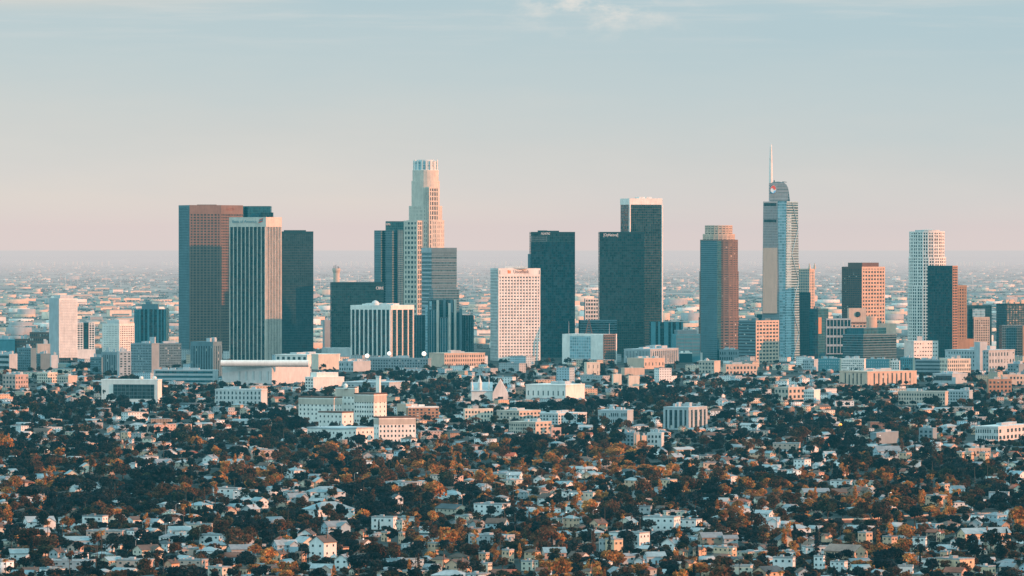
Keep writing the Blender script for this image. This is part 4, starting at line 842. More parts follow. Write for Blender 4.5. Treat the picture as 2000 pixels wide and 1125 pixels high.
    wing(730, 740, 812, 816, 868, DG(866) - D, 70, (2, 4), (10, 5), band=True, ws=(1.2, 1.8)); wing(600, 662, 730, 838, 864, DG(864) - D, 45, (9, 2), (8, 2), band=False, roof='palegrey')
    p = rect(668, 690, 700, D + 55, 40); T.prism('penthouse', p, 0, PZ(758, D), 'white')
    mb = MB(); mb.lathe((PX(675, D + 50), D + 50, PZ(762, D)), [(2, 0), (2, 3), (1.4, 4.2), (.2, 4.8)], 12); T.part(mb, 'roof_tank', 'white')
    keep(583, 812, 758, 852, DG(866))
    T = Thing('chimney', 'tall plain white square chimney pylon standing behind the hospital', 'chimney', D + 110, 739)
    T.prism('shaft', rect(734, 741, 744, T.D, 30), 0, T.z(735), 'white'); mb = MB(); mb.prism(inset(rect(734, 741, 744, T.D, 30), 1.1), T.z(738), T.z(735) + .3); T.part(mb, 'cap', 'pale')
    # ---- church
    D = DG(783); T = Thing('church', 'white gabled church with pinnacles, left of centre below the skyline', 'church', D, 945); m = D / F
    x0, x1, y0, y1 = PX(921, D), PX(992, D), D, D + 46; zr, ze = T.z(741), T.z(764)
    xs = PX(962, D); mb = MB()                # nave running left-right, gable transept to the right facing us
    mb.add([(x0, y0 + 3, 0), (xs, y0 + 3, 0), (xs, y1, 0), (x0, y1, 0), (x0, y0 + 3, ze), (xs, y0 + 3, ze), (xs, y1, ze), (x0, y1, ze)], [(3, 2, 1, 0), (0, 1, 5, 4), (1, 2, 6, 5), (2, 3, 7, 6), (3, 0, 4, 7), (4, 5, 6, 7)]); T.part(mb, 'nave', 'white')
    mb = MB(); ym = (y0 + y1) / 2; zn = T.z(747); mb.add([(x0 - 1, y0 + 2, ze - .2), (xs, y0 + 2, ze - .2), (xs, ym, zn), (x0 - 1, ym, zn), (x0 - 1, y1 + 1, ze - .2), (xs, y1 + 1, ze - .2)], [(0, 1, 2, 3), (3, 2, 5, 4), (0, 3, 4), (1, 5, 2)]); T.part(mb, 'nave_roof', 'palegrey')
    xm = (xs + x1) / 2; mb = MB(); mb.add([(xs + .1, y0, 0), (x1, y0 + 6, 0), (x1, y1, 0), (xs + .1, y1, 0), (xs + .1, y0, ze - 2), (x1, y0 + 6, ze - 2), (x1, y1, ze - 2), (xs + .1, y1, ze - 2), (xm, y0 + 3, zr), (xm, y1, zr)], [(3, 2, 1, 0), (0, 1, 5, 8, 4), (1, 2, 6, 5), (2, 3, 7, 9, 6), (3, 0, 4, 7), (4, 8, 9, 7), (5, 6, 9, 8)]); T.part(mb, 'gable_front', 'pale')
    mb = MB(); mb.box(xm - 3.2, xm + 3.2, y0 + 2.0, y0 + 3.2, 2, ze - 6); T.part(mb, 'porch_window', 'gwin')
    for px, py, r in ((922, 741, 1.3), (937, 733, 2.4), (955, 738, 1.0), (974, 739, .8)):
        mb = MB(); x = PX(px, D); mb.prism(disc(x, y0 + 6, r, 8), 0, T.z(py + 16), None); mb.lathe((x, y0 + 6, T.z(py + 16) - .01), [(r * 1.15, 0), (r * .5, (16) * m * .5), (.12, 16 * m)], 8); T.part(mb, 'pinnacle', 'white')
    occupy([(x0, y0), (x1, y1)]); keep(918, 993, 738, 778, D)
midrise()

# ================================================================ trees (shared shapes)
def crown_arrays(seed, hgt, wid, lobes, leaves, size, base=.25, form='round'):
    """leaf-sized faces scattered through lobes; returns verts, quads, tone per vertex"""
    g = np.random.default_rng(seed); V = []; T = []
    def scatter(c, r, n, sz, tone):
        d = g.normal(size=(n, 3)); d /= np.linalg.norm(d, axis=1)[:, None]
        rr = g.uniform(.55, 1.05, n)[:, None]; p = np.array(c) + d * rr * np.array(r)
        nrm = d * .8 + g.normal(size=(n, 3)) * .6; nrm /= np.linalg.norm(nrm, axis=1)[:, None]
        a = np.cross(nrm, g.normal(size=(n, 3))); a /= np.linalg.norm(a, axis=1)[:, None]; b = np.cross(nrm, a)
        s = (sz * g.uniform(.6, 1.3, n))[:, None]
        q = np.stack([p - a * s - b * s * .7, p + a * s - b * s * .7, p + a * s + b * s * .7, p - a * s + b * s * .7], 1)
        V.append(q.reshape(-1, 3)); T.append(np.repeat(tone * g.uniform(.7, 1.3, n), 4))
    for k in range(lobes):
        t = g.uniform(0, 1)
        if form == 'round':
            ang = g.uniform(0, 6.28); rad = wid / 2 * .62 * math.sqrt(g.uniform(0, 1)); z = hgt * (base + (1 - base) * (.28 + .52 * t)); fall = 1 - .55 * abs(t - .35)
            r = wid * g.uniform(.17, .30) * fall; c = (rad * math.cos(ang) * fall, rad * math.sin(ang) * fall, z); rr = (r, r, r * .8)
        elif form == 'column':
            z = hgt * (base + (1 - base) * (k + .5) / lobes); f = (1 - abs(2 * (k + .5) / lobes - .9)) * .5 + .5; r = wid / 2 * f * g.uniform(.7, 1.0); c = (g.normal() * wid * .12, g.normal() * wid * .12, z); rr = (r, r, hgt * (1 - base) / lobes * .8)
        else:  # cone
            f = (k + .5) / lobes; z = hgt * (.06 + .9 * f); r = wid / 2 * (1.02 - f) ** .6; c = (g.normal() * .1, g.normal() * .1, z); rr = (r, r, hgt / lobes * .8)
        scatter(c, rr, leaves // lobes, size, g.uniform(.65, 1.35))
    V = np.concatenate(V).astype(np.float32); T = np.concatenate(T).astype(np.float32)
    V[:, 2] = np.maximum(V[:, 2], .3)
    return V, T
def palm_arrays(seed, hgt):
    g = np.random.default_rng(seed); V = []; T = []
    for i in range(30):
        a = g.uniform(0, 6.28); el = g.uniform(-.9, 1.1); ln = g.uniform(1.7, 2.5); w = .34; pr = None
        for k in range(3):
            t0, t1 = k / 3, (k + 1) / 3; e0 = el - 1.1 * t0; 
            p0 = pr if pr is not None else np.array([0, 0, hgt]); p1 = p0 + np.array([math.cos(a) * math.cos(e0), math.sin(a) * math.cos(e0), math.sin(e0)]) * ln / 3; pr = p1
            s = np.array([-math.sin(a), math.cos(a), .3]) * w
            V.append(np.stack([p0 - s, p0 + s, p1 + s * .8, p1 - s * .8])); T.append(np.full(4, 1.0 if el > -.2 else 1.5))
    return np.concatenate(V).astype(np.float32), np.concatenate(T).astype(np.float32)
def crown_mesh(name, V, T, mat):
    n = len(V) // 4; me = bpy.data.meshes.new(name); me.vertices.add(len(V)); me.vertices.foreach_set('co', V.ravel())
    me.loops.add(len(V)); me.loops.foreach_set('vertex_index', np.arange(len(V), dtype=np.int32)); me.polygons.add(n)
    me.polygons.foreach_set('loop_start', np.arange(0, len(V), 4, dtype=np.int32)); me.polygons.foreach_set('loop_total', np.full(n, 4, np.int32))
    at = me.attributes.new('tone', 'FLOAT_COLOR', 'POINT'); c = np.ones((len(V), 4), np.float32); c[:, :3] = T[:, None]; at.data.foreach_set('color', c.ravel())
    me.update(); me.validate(); me.materials.append(mat); return me
def trunk_mesh(hgt, r, limbs, seed, spread):
    g = random.Random(seed); mb = MB(); lean = g.uniform(-.03, .03) * hgt
    mb.tube((0, 0, 0), (lean, 0, hgt), r, r * .55, 7)
    for i in range(limbs):
        a = g.uniform(0, 6.28); z = hgt * g.uniform(.6, .95); mb.tube((lean * .8, 0, z), (math.cos(a) * spread, math.sin(a) * spread, z + spread * .9), r * .5, r * .2, 5)
    me = bpy.data.meshes.new('trunk'); me.from_pydata(mb.v, [], mb.f); me.update(); me.materials.append(M['bark']); return me
TREE = {}
def make_tree_shapes():
    for i in range(8):
        h, w = [(9, 9), (11, 9), (8, 10), (13, 11), (10, 7), (7, 7), (12, 12), (9, 11)][i]
        TREE['round', i] = (h, w, *crown_arrays(10 + i, h, w, 11 + i % 4, 560, .50))
    for i in range(4):
        h, w = [(15, 4.2), (17, 5), (13, 4), (16, 6)][i]
        TREE['column', i] = (h, w, *crown_arrays(40 + i, h, w, 6, 330, .45, base=.22, form='column'))
    for i in range(2):
        h, w = [(12, 2.8), (14, 3.4)][i]; TREE['cone', i] = (h, w, *crown_arrays(60 + i, h, w, 8, 300, .36, form='cone'))
    for i in range(3):
        h = [15, 18, 12][i]; TREE['palm', i] = (h, 4.6, *palm_arrays(80 + i, h))
make_tree_shapes()
CM, TM = {}, {}
NAMES = dict(round=('broadleaf_tree', 'tree'), column=('tall_slender_tree', 'tree'), cone=('cypress_tree', 'cypress'), palm=('palm_tree', 'palm tree'))
def place_tree(form, i, x, y, s, col, rz, label, group, sz=None):
    h, w, V, T = TREE[form, i]
    if (form, i) not in CM:
        CM[form, i] = crown_mesh('crown', V, T, M['leaf'])
        TM[form, i] = trunk_mesh(h * (.97 if form == 'palm' else .45), .24 if form == 'palm' else .32, 0 if form == 'palm' else 4, i, 0 if form == 'palm' else w * .22)
    r = empty(NAMES[form][0], (x, y, 0), label, NAMES[form][1], group, rz); r.scale = (s, s, sz or s)
    t = bpy.data.objects.new('trunk', TM[form, i]); C.objects.link(t); t.parent = r
    c = bpy.data.objects.new('crown', CM[form, i]); C.objects.link(c); c.parent = r; c.color = (*col, 1)
    return r

# ================================================================ houses (shared shapes)
def house_shape(w, d, h, rt, rh, storeys, nf=3, ns=2, chim=True):
    """dict of part meshes for a house at the origin, front towards -y"""
    out = {}; mb = MB(); x, y = w / 2, d / 2
    mb.hexa([(-x, -y, 0), (x, -y, 0), (x, y, 0), (-x, y, 0), (-x, -y, h), (x, -y, h), (x, y, h), (-x, y, h)])
    if rt == 'gable': mb.add([(-x, -y, h), (-x, y, h), (-x, 0, h + rh - .12), (x, -y, h), (x, y, h), (x, 0, h + rh - .12)], [(0, 2, 1), (3, 4, 5)])
    if rt == 'front': mb.add([(-x, -y, h), (x, -y, h), (0, -y, h + rh - .12), (-x, y, h), (x, y, h), (0, y, h + rh - .12)], [(0, 1, 2), (3, 5, 4)])
    if rt == 'cross':
        mb.add([(-x, -y, h), (-x, y, h), (-x, 0, h + rh - .12), (x, -y, h), (x, y, h), (x, 0, h + rh - .12)], [(0, 2, 1), (3, 4, 5)])
        a = w * .22; bx = x - a - .3; mb.box(bx - a, bx + a, -y - 2.2, -y + .5, 0, h - .05); mb.add([(bx - a, -y - 2.2, h - .05), (bx + a, -y - 2.2, h - .05), (bx, -y - 2.2, h + rh * .8 - .1)], [(0, 1, 2)])
    out['wall'] = mb; mb = MB(); o, t = .45, .18
    def slab(q): # thick roof plane from 4 points
        mb.hexa(q + [(a, b, c + t) for a, b, c in q])
    k = rh / (y if rt in ('gable', 'cross') else x) if rt in ('gable', 'cross', 'front') else 0
    if rt in ('gable', 'cross'):
        slab([(-x - o, -y - o, h - k * o), (x + o, -y - o, h - k * o), (x + o, 0, h + rh), (-x - o, 0, h + rh)]); slab([(-x - o, .001, h + rh - .002), (x + o, .001, h + rh - .002), (x + o, y + o, h - k * o), (-x - o, y + o, h - k * o)])
        if rt == 'cross':
            a = w * .22; bx = x - a - .3; zz = h + rh * .8; kk = rh * .8 / a
            slab([(bx - a - .3, -y - 2.6, h - .3 * kk), (bx, -y - 2.6, zz), (bx, 0, zz), (bx - a - .3, 0, h - .3 * kk)]); slab([(bx + .001, -y - 2.6, zz - .002), (bx + a + .3, -y - 2.6, h - .3 * kk), (bx + a + .3, 0, h - .3 * kk), (bx + .001, 0, zz - .002)])
    elif rt == 'front':
        slab([(-x - o, -y - o, h - k * o), (0, -y - o, h + rh), (0, y + o, h + rh), (-x - o, y + o, h - k * o)]); slab([(.001, -y - o, h + rh - .002), (x + o, -y - o, h - k * o), (x + o, y + o, h - k * o), (.001, y + o, h + rh - .002)])
    elif rt == 'hip':
        g = max(.4, x - y) if x > y else .4; e = h - .05
        mb.add([(-x - o, -y - o, e), (x + o, -y - o, e), (x + o, y + o, e), (-x - o, y + o, e), (-g, 0, h + rh), (g, 0, h + rh)], [(3, 2, 1, 0), (0, 1, 5, 4), (1, 2, 5), (2, 3, 4, 5), (3, 0, 4)])
    else:   # flat with parapet and a bulkhead
        mb.box(-x - .12, x + .12, -y - .12, y + .12, h - .05, h + .22)
        for b in ((-x - .1, x + .1, -y - .1, -y + .2), (-x - .1, x + .1, y - .2, y + .1), (-x - .1, -x + .2, -y + .2, y - .2), (x - .2, x + .1, -y + .2, y - .2)): mb.box(*b, h + .2, h + .7)
        mb.box(-x * .4, -x * .05, -y * .2, y * .5, h + .2, h + 1.5)
    out['roof'] = mb
    win = []; fh = h / storeys
    for s in range(storeys):
        z = fh * s + fh * .38
        for i in range(nf): win.append(((-x + w * (i + .5) / nf, -y, z), 0))
        for i in range(ns): win.append(((x, -y + d * (i + .5) / ns, z), math.pi / 2)); win.append(((-x, -y + d * (i + .5) / ns, z), -math.pi / 2))
    out['win'] = win; out['ww'] = (min(1.15, w / nf * .36), min(1.15, fh * .36))
    out['dims'] = (w, d, h, rh, rt); out['chim'] = chim and rt != 'flat'
    return out
def mesh_of(mb, name, mat):
    me = bpy.data.meshes.new(name); me.from_pydata(mb.v, [], mb.f); me.update(); me.materials.append(mat); return me
def spawn_house(sh, x, y, rz, wcol, rcol, label, group, name='house', cat='house', s=1.0, win=True, door=True):
    if 'mw' not in sh:
        sh['mw'] = mesh_of(sh['wall'], 'wall', M['wall']); sh['mr'] = mesh_of(sh['roof'], 'roof', M['roof'])
        a, b = sh['ww']; mb = MB(); mb.box(-a / 2, a / 2, -.07, .05, 0, b); sh['mwin'] = mesh_of(mb, 'window', M['pane'])
        mb = MB(); mb.box(-.5, .5, -.08, .05, 0, 2.05); sh['mdoor'] = mesh_of(mb, 'door', M['tile'])
        w, d, h, rh, rt = sh['dims']; mb = MB(); mb.box(w * .2, w * .2 + .7, .3, 1.0, h, h + rh + .9); sh['mch'] = mesh_of(mb, 'chimney', M['redbrown'])
    r = empty(name, (x, y, 0), label, cat, group, rz); r.scale = (s, s, s)
    def ob(nm, me, par, col=None):
        o = bpy.data.objects.new(nm, me); C.objects.link(o); o.parent = par
        if col: o.color = (*col, 1)
        return o
    wl = ob('wall', sh['mw'], r, wcol); rf = ob('roof', sh['mr'], r, rcol)
    if sh['chim']: ob('chimney', sh['mch'], rf)
    if win:
        w, d = sh['dims'][:2]; c, s_ = math.cos(rz), math.sin(rz)
        for k, (loc, a) in enumerate(sh['win']):
            n = (math.sin(a + rz), -math.cos(a + rz))      # outward normal; leave out walls that look away
            if n[1] > .25: continue
            if door and k == 1 and len(sh['win']) > 3: o = ob('door', sh['mdoor'], r); o.location = (loc[0], loc[1], 0); o.rotation_euler[2] = a; continue
            o = ob('window', sh['mwin'], r); o.location = loc; o.rotation_euler[2] = a
    return r
SH = [house_shape(*a) for a in (
    (13, 9, 3.2, 'gable', 2.2, 1), (11, 9, 5.8, 'gable', 2.4, 2), (9, 11, 5.8, 'front', 3.0, 2, 2), (8, 12, 3.3, 'front', 2.2, 1, 2), (14, 10, 3.3, 'hip', 2.0, 1), (13, 11, 6.0, 'hip', 2.3, 2),
    (18, 12, 6.2, 'hip', 2.6, 2, 5), (15, 9, 3.3, 'cross', 2.3, 1), (13, 9, 6.0, 'cross', 2.4, 2), (24, 12, 6.4, 'flat', .7, 2, 6, 3), (16, 11, 6.2, 'flat', .7, 2, 4), (13, 10, 3.4, 'flat', .7, 1, 3), (28, 13, 9.3, 'flat', .7, 3, 7, 3), (20, 11, 6.0, 'gable', 2.6, 2, 5), (10, 9, 8.4, 'flat', .7, 3, 3), (24, 11, 6.0, 'gable', 2.2, 2, 6))]
RTN = {'gable': 'gable roofed', 'front': 'front gabled', 'hip': 'hip roofed', 'cross': 'cross gabled', 'flat': 'flat roofed'}

# ================================================================ where the houses and trees stand
ORD = ['first', 'second', 'third', 'fourth', 'fifth', 'sixth', 'seventh', 'eighth', 'ninth', 'tenth', 'eleventh', 'twelfth', 'thirteenth', 'fourteenth', 'fifteenth', 'sixteenth', 'seventeenth', 'eighteenth', 'nineteenth', 'twentieth']
def ordn(i): return ORD[i] if i < 20 else '%d%s' % (i + 1, 'th' if 10 < (i + 1) % 100 < 14 else {1: 'st', 2: 'nd', 3: 'rd'}.get((i + 1) % 10, 'th'))
def band(yb):
    for lim, t in ((1088, 'along the bottom edge'), (1058, 'just above the bottom rows'), (1030, 'just below the big hipped house'), (995, 'level with the big hipped house'), (955, 'just above the big hipped house'), (905, 'in the sunlit tree belt'), (855, 'level with the hospital foot'), (800, 'level with the hospital'), (740, 'level with the gabled church')):
        if yb >= lim: return t
    return 'at the foot of the towers'
# recognisable houses: left, right, top, base (photo px), type, wall, roof, yaw, special label
HH = [
 (235,255,843,858,'flat','peach','pale',30,''),(244,261,857,870,'flat','white','grey',20,''),(233,248,867,884,'front','peach','brown',30,''),(249,264,867,884,'front','peach','brown',30,''),(266,278,868,884,'front','peach','brown',30,''),(283,293,868,883,'front','peach','brown',30,''),(277,303,852,869,'hip','cream','brown',35,''),(267,306,880,891,'flat','peach','pale',45,''),
 (0,27,865,880,'gable','grey','pale',-20,''),(26,50,864,880,'flat','peach','brown',45,''),(12,32,891,908,'gable','white','pale',-20,''),(0,34,899,912,'flat','pink','pale',30,''),(120,128,887,900,'flat','cream','pale',40,''),(127,163,892,910,'gable','pink','pale',35,''),(252,267,903,920,'hip','white','grey',20,''),(273,291,903,920,'hip','white','grey',20,''),(298,336,897,919,'cross','grey','grey',-25,''),(305,353,931,950,'flat','white','pale',25,''),(395,426,889,908,'front','white','grey',25,''),
 (133,193,944,967,'cross','white','grey',-25,''),(415,470,953,974,'flat','white','pale',12,''),(455,502,957,975,'flat','white','pale',10,''),(42,106,1010,1036,'cross','white','pale',-20,''),(113,139,1011,1029,'flat','white','pale',15,''),(159,209,1007,1031,'flat','white','grey',20,''),(167,248,1036,1056,'flat','pink','pale',12,''),(120,190,1049,1069,'gable','blue','blue2',-12,''),(131,161,1061,1080,'front','pink','brown',20,''),(200,223,1063,1083,'gable','white','grey',-15,''),(325,373,1029,1049,'gable','white','pale',-15,''),(368,414,1023,1047,'flat','beige','pale',25,''),(388,437,1044,1065,'flat','white','pale',20,''),(14,56,1073,1095,'gable','white','pale',-15,''),(95,124,1072,1100,'front','grey','brown',30,''),(88,182,1095,1116,'flat','grey','pale',10,'long grey flat roofed building, lower left corner area'),(226,299,1093,1117,'flat','pink','pale',12,''),(320,349,1094,1116,'front','peach','brown',40,'peach lit gable end house facing right, lower left, bottom edge'),(346,405,1093,1113,'flat','pink','pale',20,''),(404,452,1107,1130,'flat','cream','pale',45,''),(467,489,1107,1125,'hip','peach','brown',40,''),(441,500,1065,1088,'gable','grey','grey',-20,''),
 (596,674,951,979,'hip','white','blue2',-14,'long white two storey house with hipped roof, behind the big hipped house'),(588,691,982,1021,'hip','white','blue2',-38,'big white hip roofed apartment house, largest pale house left of centre'),(556,600,964,990,'cross','grey','grey',-25,''),(526,566,978,995,'flat','beige','pale',15,''),(626,681,1019,1046,'cross','blue','grey',-30,'pale teal gabled house right below the big hipped house'),(603,656,1048,1104,'front','white','brown',35,'tall white gabled house with brown roof, left of centre near the bottom'),(652,681,1068,1092,'flat','peach','brown',45,''),(653,687,1084,1115,'front','white','grey',15,'white twin gabled small house beside the tall brown roofed one'),(575,598,1078,1098,'gable','peach','brown',40,''),(532,561,1076,1098,'front','peach','brown',35,''),(498,519,1063,1081,'flat','white','pale',15,''),(530,581,1056,1081,'cross','blue','pale',-25,''),(500,518,1084,1102,'hip','peach','brown',40,''),(774,794,1016,1039,'flat','cream','pale',50,''),(725,775,1009,1035,'flat','white','pale',15,''),(772,810,1010,1031,'flat','white','pale',15,''),(855,909,959,980,'hip','white','blue2',30,''),(925,997,984,1014,'flat','white','pale',30,'white terraced flats with lit top floor, centre left'),(700,719,1035,1053,'front','peach','brown',45,''),(744,763,1038,1058,'flat','peach','pale',40,''),(778,791,1039,1062,'flat','peach','pale',45,''),(763,787,966,1003,'front','white','dark',-25,'steep dark roofed white A frame house among dark trees, left of centre'),(842,877,1087,1109,'hip','peach','brown',40,''),(868,921,1094,1123,'front','peach','brown',38,'brown roofed gabled house with peach lit wall at the bottom, centre'),(876,916,1082,1099,'hip','tan','brown',30,''),(930,961,1099,1121,'flat','cream','pale',30,''),(835,857,1059,1085,'flat','peach','pale',40,''),(935,956,1079,1098,'flat','peach','pale',40,''),(980,1004,1073,1101,'flat','peach','pale',45,''),(785,836,1115,1140,'flat','peach','pale',45,''),(681,699,1109,1128,'front','cream','brown',35,''),(818,849,1029,1041,'gable','white','blue2',-10,''),
 (1097,1135,959,985,'flat','white','pale',15,''),(1134,1173,961,985,'flat','cream','pale',45,''),(1105,1173,982,1005,'flat','white','pale',25,''),(1178,1209,961,983,'flat','peach','pale',55,''),(1220,1251,933,955,'hip','peach','pale',45,''),(1289,1323,936,963,'flat','orange2','pale',50,'vivid orange lit flat roofed house right of centre, sunlit belt'),(1322,1341,951,965,'flat','orange2','pale',50,''),(1348,1374,942,964,'flat','peach','pale',50,''),(1235,1262,951,973,'front','grey','grey',15,''),(1278,1311,952,973,'flat','blue','pale',15,''),(1256,1330,1009,1038,'flat','white','pale',20,'long irregular white house with flat roof, right of centre'),(1325,1372,1014,1036,'flat','white','pale',30,''),(1275,1293,1004,1024,'front','cream','pale',45,''),(1190,1270,1040,1069,'flat','white','pale',30,'crisp white two storey flat box house, centre, behind the orange cube'),(1245,1307,1037,1051,'flat','white','pale',15,''),(1183,1217,1052,1084,'flat','orange2','pale',60,'bright orange lit cube house with two dark doorways, centre near the bottom'),(1170,1185,1053,1082,'flat','grey','pale',10,''),(1365,1413,1041,1069,'gable','tan','grey',-15,''),(1410,1442,1046,1069,'gable','grey','grey',-15,''),(1024,1056,1073,1098,'hip','orange2','brown',40,''),(1018,1051,1095,1116,'flat','cream','pale',40,''),(1075,1095,1097,1116,'flat','peach','pale',45,''),(1207,1241,1081,1110,'hip','grey','grey',-30,''),(1239,1259,1089,1110,'front','white','grey',10,''),(1257,1301,1079,1103,'gable','blue','blue2',-15,''),(1324,1344,1073,1090,'front','peach','brown',40,''),(1354,1380,1069,1090,'cross','peach','brown',40,''),(1395,1440,1068,1090,'flat','orange2','pale',50,''),(1333,1364,1095,1119,'cross','orange2','brown',45,''),(1370,1411,1105,1132,'flat','orange2','pale',45,''),(1042,1064,930,950,'front','white','pale',15,''),(1152,1187,1015,1037,'front','peach','brown',45,''),(1100,1132,1007,1031,'hip','peach','pale',45,''),(1075,1098,1012,1025,'flat','cream','pale',35,''),(1135,1163,1111,1132,'hip','peach','brown',45,''),(1249,1274,988,1013,'flat','grey','grey',15,''),
 (1872,1979,1033,1062,'front','orange2','blue2',62,'long teal roofed hall with orange lit gable end, lower right',),(1829,1846,1037,1059,'front','orange2','red',40,''),(1810,1837,1035,1055,'gable','tan','red',30,''),(1857,1870,1052,1069,'front','white','dark',10,''),(1725,1754,1047,1068,'flat','peach','grey',50,''),(1677,1705,1039,1063,'flat','peach','pale',55,''),(1605,1626,1043,1065,'cross','peach','brown',45,''),(1565,1578,1048,1070,'front','pink','grey',30,''),(1578,1592,1049,1071,'front','pink','grey',30,''),(1612,1697,1066,1099,'gable','peach','redbr',38,'large low house with pinkish pitched roof, lower right'),(1510,1555,1088,1116,'flat','white','pale',15,''),(1590,1612,1085,1121,'flat','white','pale',20,''),(1770,1834,1091,1109,'flat','white','pale',20,''),(1832,1906,1091,1119,'flat','orange2','pale',50,'orange lit terrace of low flats at lower right edge'),(1910,1946,1105,1123,'flat','orange2','pale',50,''),(1838,1859,1076,1093,'flat','peach','pale',50,''),(1801,1812,1078,1095,'front','peach','brown',40,''),(1754,1786,1104,1121,'flat','white','pale',10,''),(1922,1944,1089,1103,'gable','grey','pale',-10,''),(1810,1854,967,993,'flat','peach','pale',50,''),(1832,1856,945,965,'flat','peach','pale',50,''),(1932,1974,961,983,'flat','blue','pale',12,''),(1622,1668,938,953,'flat','white','pale',15,''),(1664,1708,939,953,'flat','cream','pale',45,''),(1783,1812,1048,1071,'flat','white','grey',15,''),(1757,1781,883,901,'flat','peach','pale',50,''),(1707,1761,872,897,'gable','blue','grey',-15,''),(1797,1817,879,897,'front','peach','brown',40,''),(1869,1887,882,903,'flat','peach','pale',50,''),(1890,1903,882,903,'flat','peach','pale',50,''),(1914,1933,883,905,'flat','peach','pale',50,''),(1775,1801,900,915,'flat','white','pale',10,''),(1583,1621,853,873,'flat','pink','pale',35,''),(1510,1565,865,883,'flat','pink','pale',15,''),(1607,1633,882,901,'cross','white','pale',-20,''),
]
PAL['orange2'] = (.74, .52, .34); RPAL['blue2'] = (.25, .32, .34); RPAL['redbr'] = (.34, .20, .16)  # peach and orange2 walls: sunlit warmth put into the colour of lit houses
CNAME = dict(white='white', cream='cream', grey='grey', beige='beige', pink='pinkish', blue='pale blue', tan='tan', peach='peach', orange2='orange')
RNAME = {'grey': 'grey', 'brown': 'brown', 'pale': 'pale', 'red': 'red', 'dark': 'dark', 'blue2': 'pale teal', 'redbr': 'rose'}

houses = []      # dict(px,yb,D,x,y,sh,rz,wall,roof,rect,label)
def add_house(px, yb, sh, rz, wall, roof, s=1.0, label='', hand=False):
    D = DG(yb); w, d, h, rh, rt = sh['dims']; m = F / D * s
    ew = (w * abs(math.cos(rz)) + d * abs(math.sin(rz))) * m; hh = (h + rh) * m
    x, y = PX(px, D), D + (d * abs(math.cos(rz)) + w * abs(math.sin(rz))) * s / 2
    houses.append(dict(px=px, yb=yb, D=D, x=x, y=y, sh=sh, rz=rz, wall=wall, roof=roof, s=s, rect=(px - ew / 2, px + ew / 2, yb - hh, yb), label=label, hand=hand, rt=rt, r=max(w, d) * s * .5))
for (xl, xr, yt, yb, rt, wc, rc, yaw, lab) in HH:
    D = DG(yb); W = (xr - xl) * D / F; Ht = (yb - yt) * D / F; th = R(abs(yaw)); ratio = 1.15 if rt == 'front' else .62
    if rt == 'front' and yaw > 55: ratio = 3.6
    w = W / (math.cos(th) + ratio * math.sin(th)); d = ratio * w
    rh = .7 if rt == 'flat' else min(Ht * .36, (d if rt in ('gable', 'cross', 'hip') else w) * .33); h = Ht - rh
    st = 1 if h < 4.2 else 2 if h < 8.2 else 3
    add_house((xl + xr) / 2, yb, house_shape(w, d, h, rt, rh, st, max(2, min(7, int(w / 3.4))), max(2, min(4, int(d / 3.6)))), -R(yaw), wc, rc, 1.0, lab, True)
    KEEP.append((xl, xr, yt, yb - (yb - yt) * .35, D))
def inside_foot(x, y, r):
    for a, b, c, d in FOOT:
        if a - r < x < b + r and c - r < y < d + r: return True
    return False
def hides(rc, D):
    """how much of a protected picture area this thing would cover"""
    for a, b, c, d, Dk in KEEP:
        if D < Dk - 1 and rc[0] < b - 1 and rc[1] > a + 1 and rc[2] < d and rc[3] > c: return True
    return False
def pick(seq):
    t = rnd.random() * sum(w for _, w in seq)
    for v, w in seq:
        t -= w
        if t <= 0: return v
    return seq[-1][0]
grid = {}
def near(g, rc, yb, fx, fy):
    k0, k1 = int(rc[0] // 80), int(rc[1] // 80); h = rc[3] - rc[2]
    for k in range(k0 - 1, k1 + 2):
        for q, yq in g.get(k, ()):
            ox = min(rc[1], q[1]) - max(rc[0], q[0])
            if ox > (1 - fx) * min(rc[1] - rc[0], q[1] - q[0]) and abs(yq - yb) < fy * min(h, q[3] - q[2]): return True
    return False
def put(g, rc, yb): g.setdefault(int((rc[0] + rc[1]) / 2 // 80), []).append((rc, yb))
for h in houses: put(grid, h['rect'], h['yb'])
def drift(px, yb):      # leafy drifts: 0 open .. 1 dense
    return .5 + .28 * math.sin(px * .0117 + 1.7 * math.sin(yb * .031)) + .25 * math.sin(px * .031 - yb * .043 + 2) + .2 * math.sin(yb * .071 + px * .006)
BS = [house_shape(*a) for a in ((30, 16, 10, 'flat', .7, 3, 8, 4), (22, 14, 14, 'flat', .7, 5, 6, 3), (40, 16, 8, 'flat', .7, 2, 9, 4), (17, 13, 18, 'flat', .7, 6, 5, 3), (26, 20, 7, 'flat', .7, 2, 5, 4), (34, 14, 12, 'flat', .7, 4, 9, 3))]
blocks = []
for att in range(1500):
    yb = rnd.uniform(699, 752); px = rnd.uniform(-60, 2060); i = rnd.randrange(6)
    n0 = len(houses); add_house(px, yb, BS[i], -R(pick([(-25, 1), (14, 2), (30, 3), (38, 2)]) + rnd.uniform(-4, 4)), pick([('blue', 3), ('grey', 4), ('white', 2.5), ('cream', 1.2), ('beige', 1.5), ('peach', 1)]), pick([('pale', 2), ('grey', 2), ('blue2', 2)]), rnd.uniform(.7, 1.05))
    h = houses.pop(); a, b, c, d = h['rect']
    if inside_foot(h['x'], h['y'], h['r'] * .8) or hides((a, b, c + 9 if yb < 722 else c, d), h['D']): continue
    if any(abs(h['x'] - q['x']) < (h['r'] + q['r']) * .85 and abs(h['y'] - q['y']) < (h['r'] + q['r']) * .7 for q in blocks): continue
    blocks.append(h); put(grid, h['rect'], yb); FOOT.append((h['x'] - h['r'] * .8, h['x'] + h['r'] * .8, h['y'] - h['r'] * .6, h['y'] + h['r'] * .6))
    if len(blocks) > 105: break
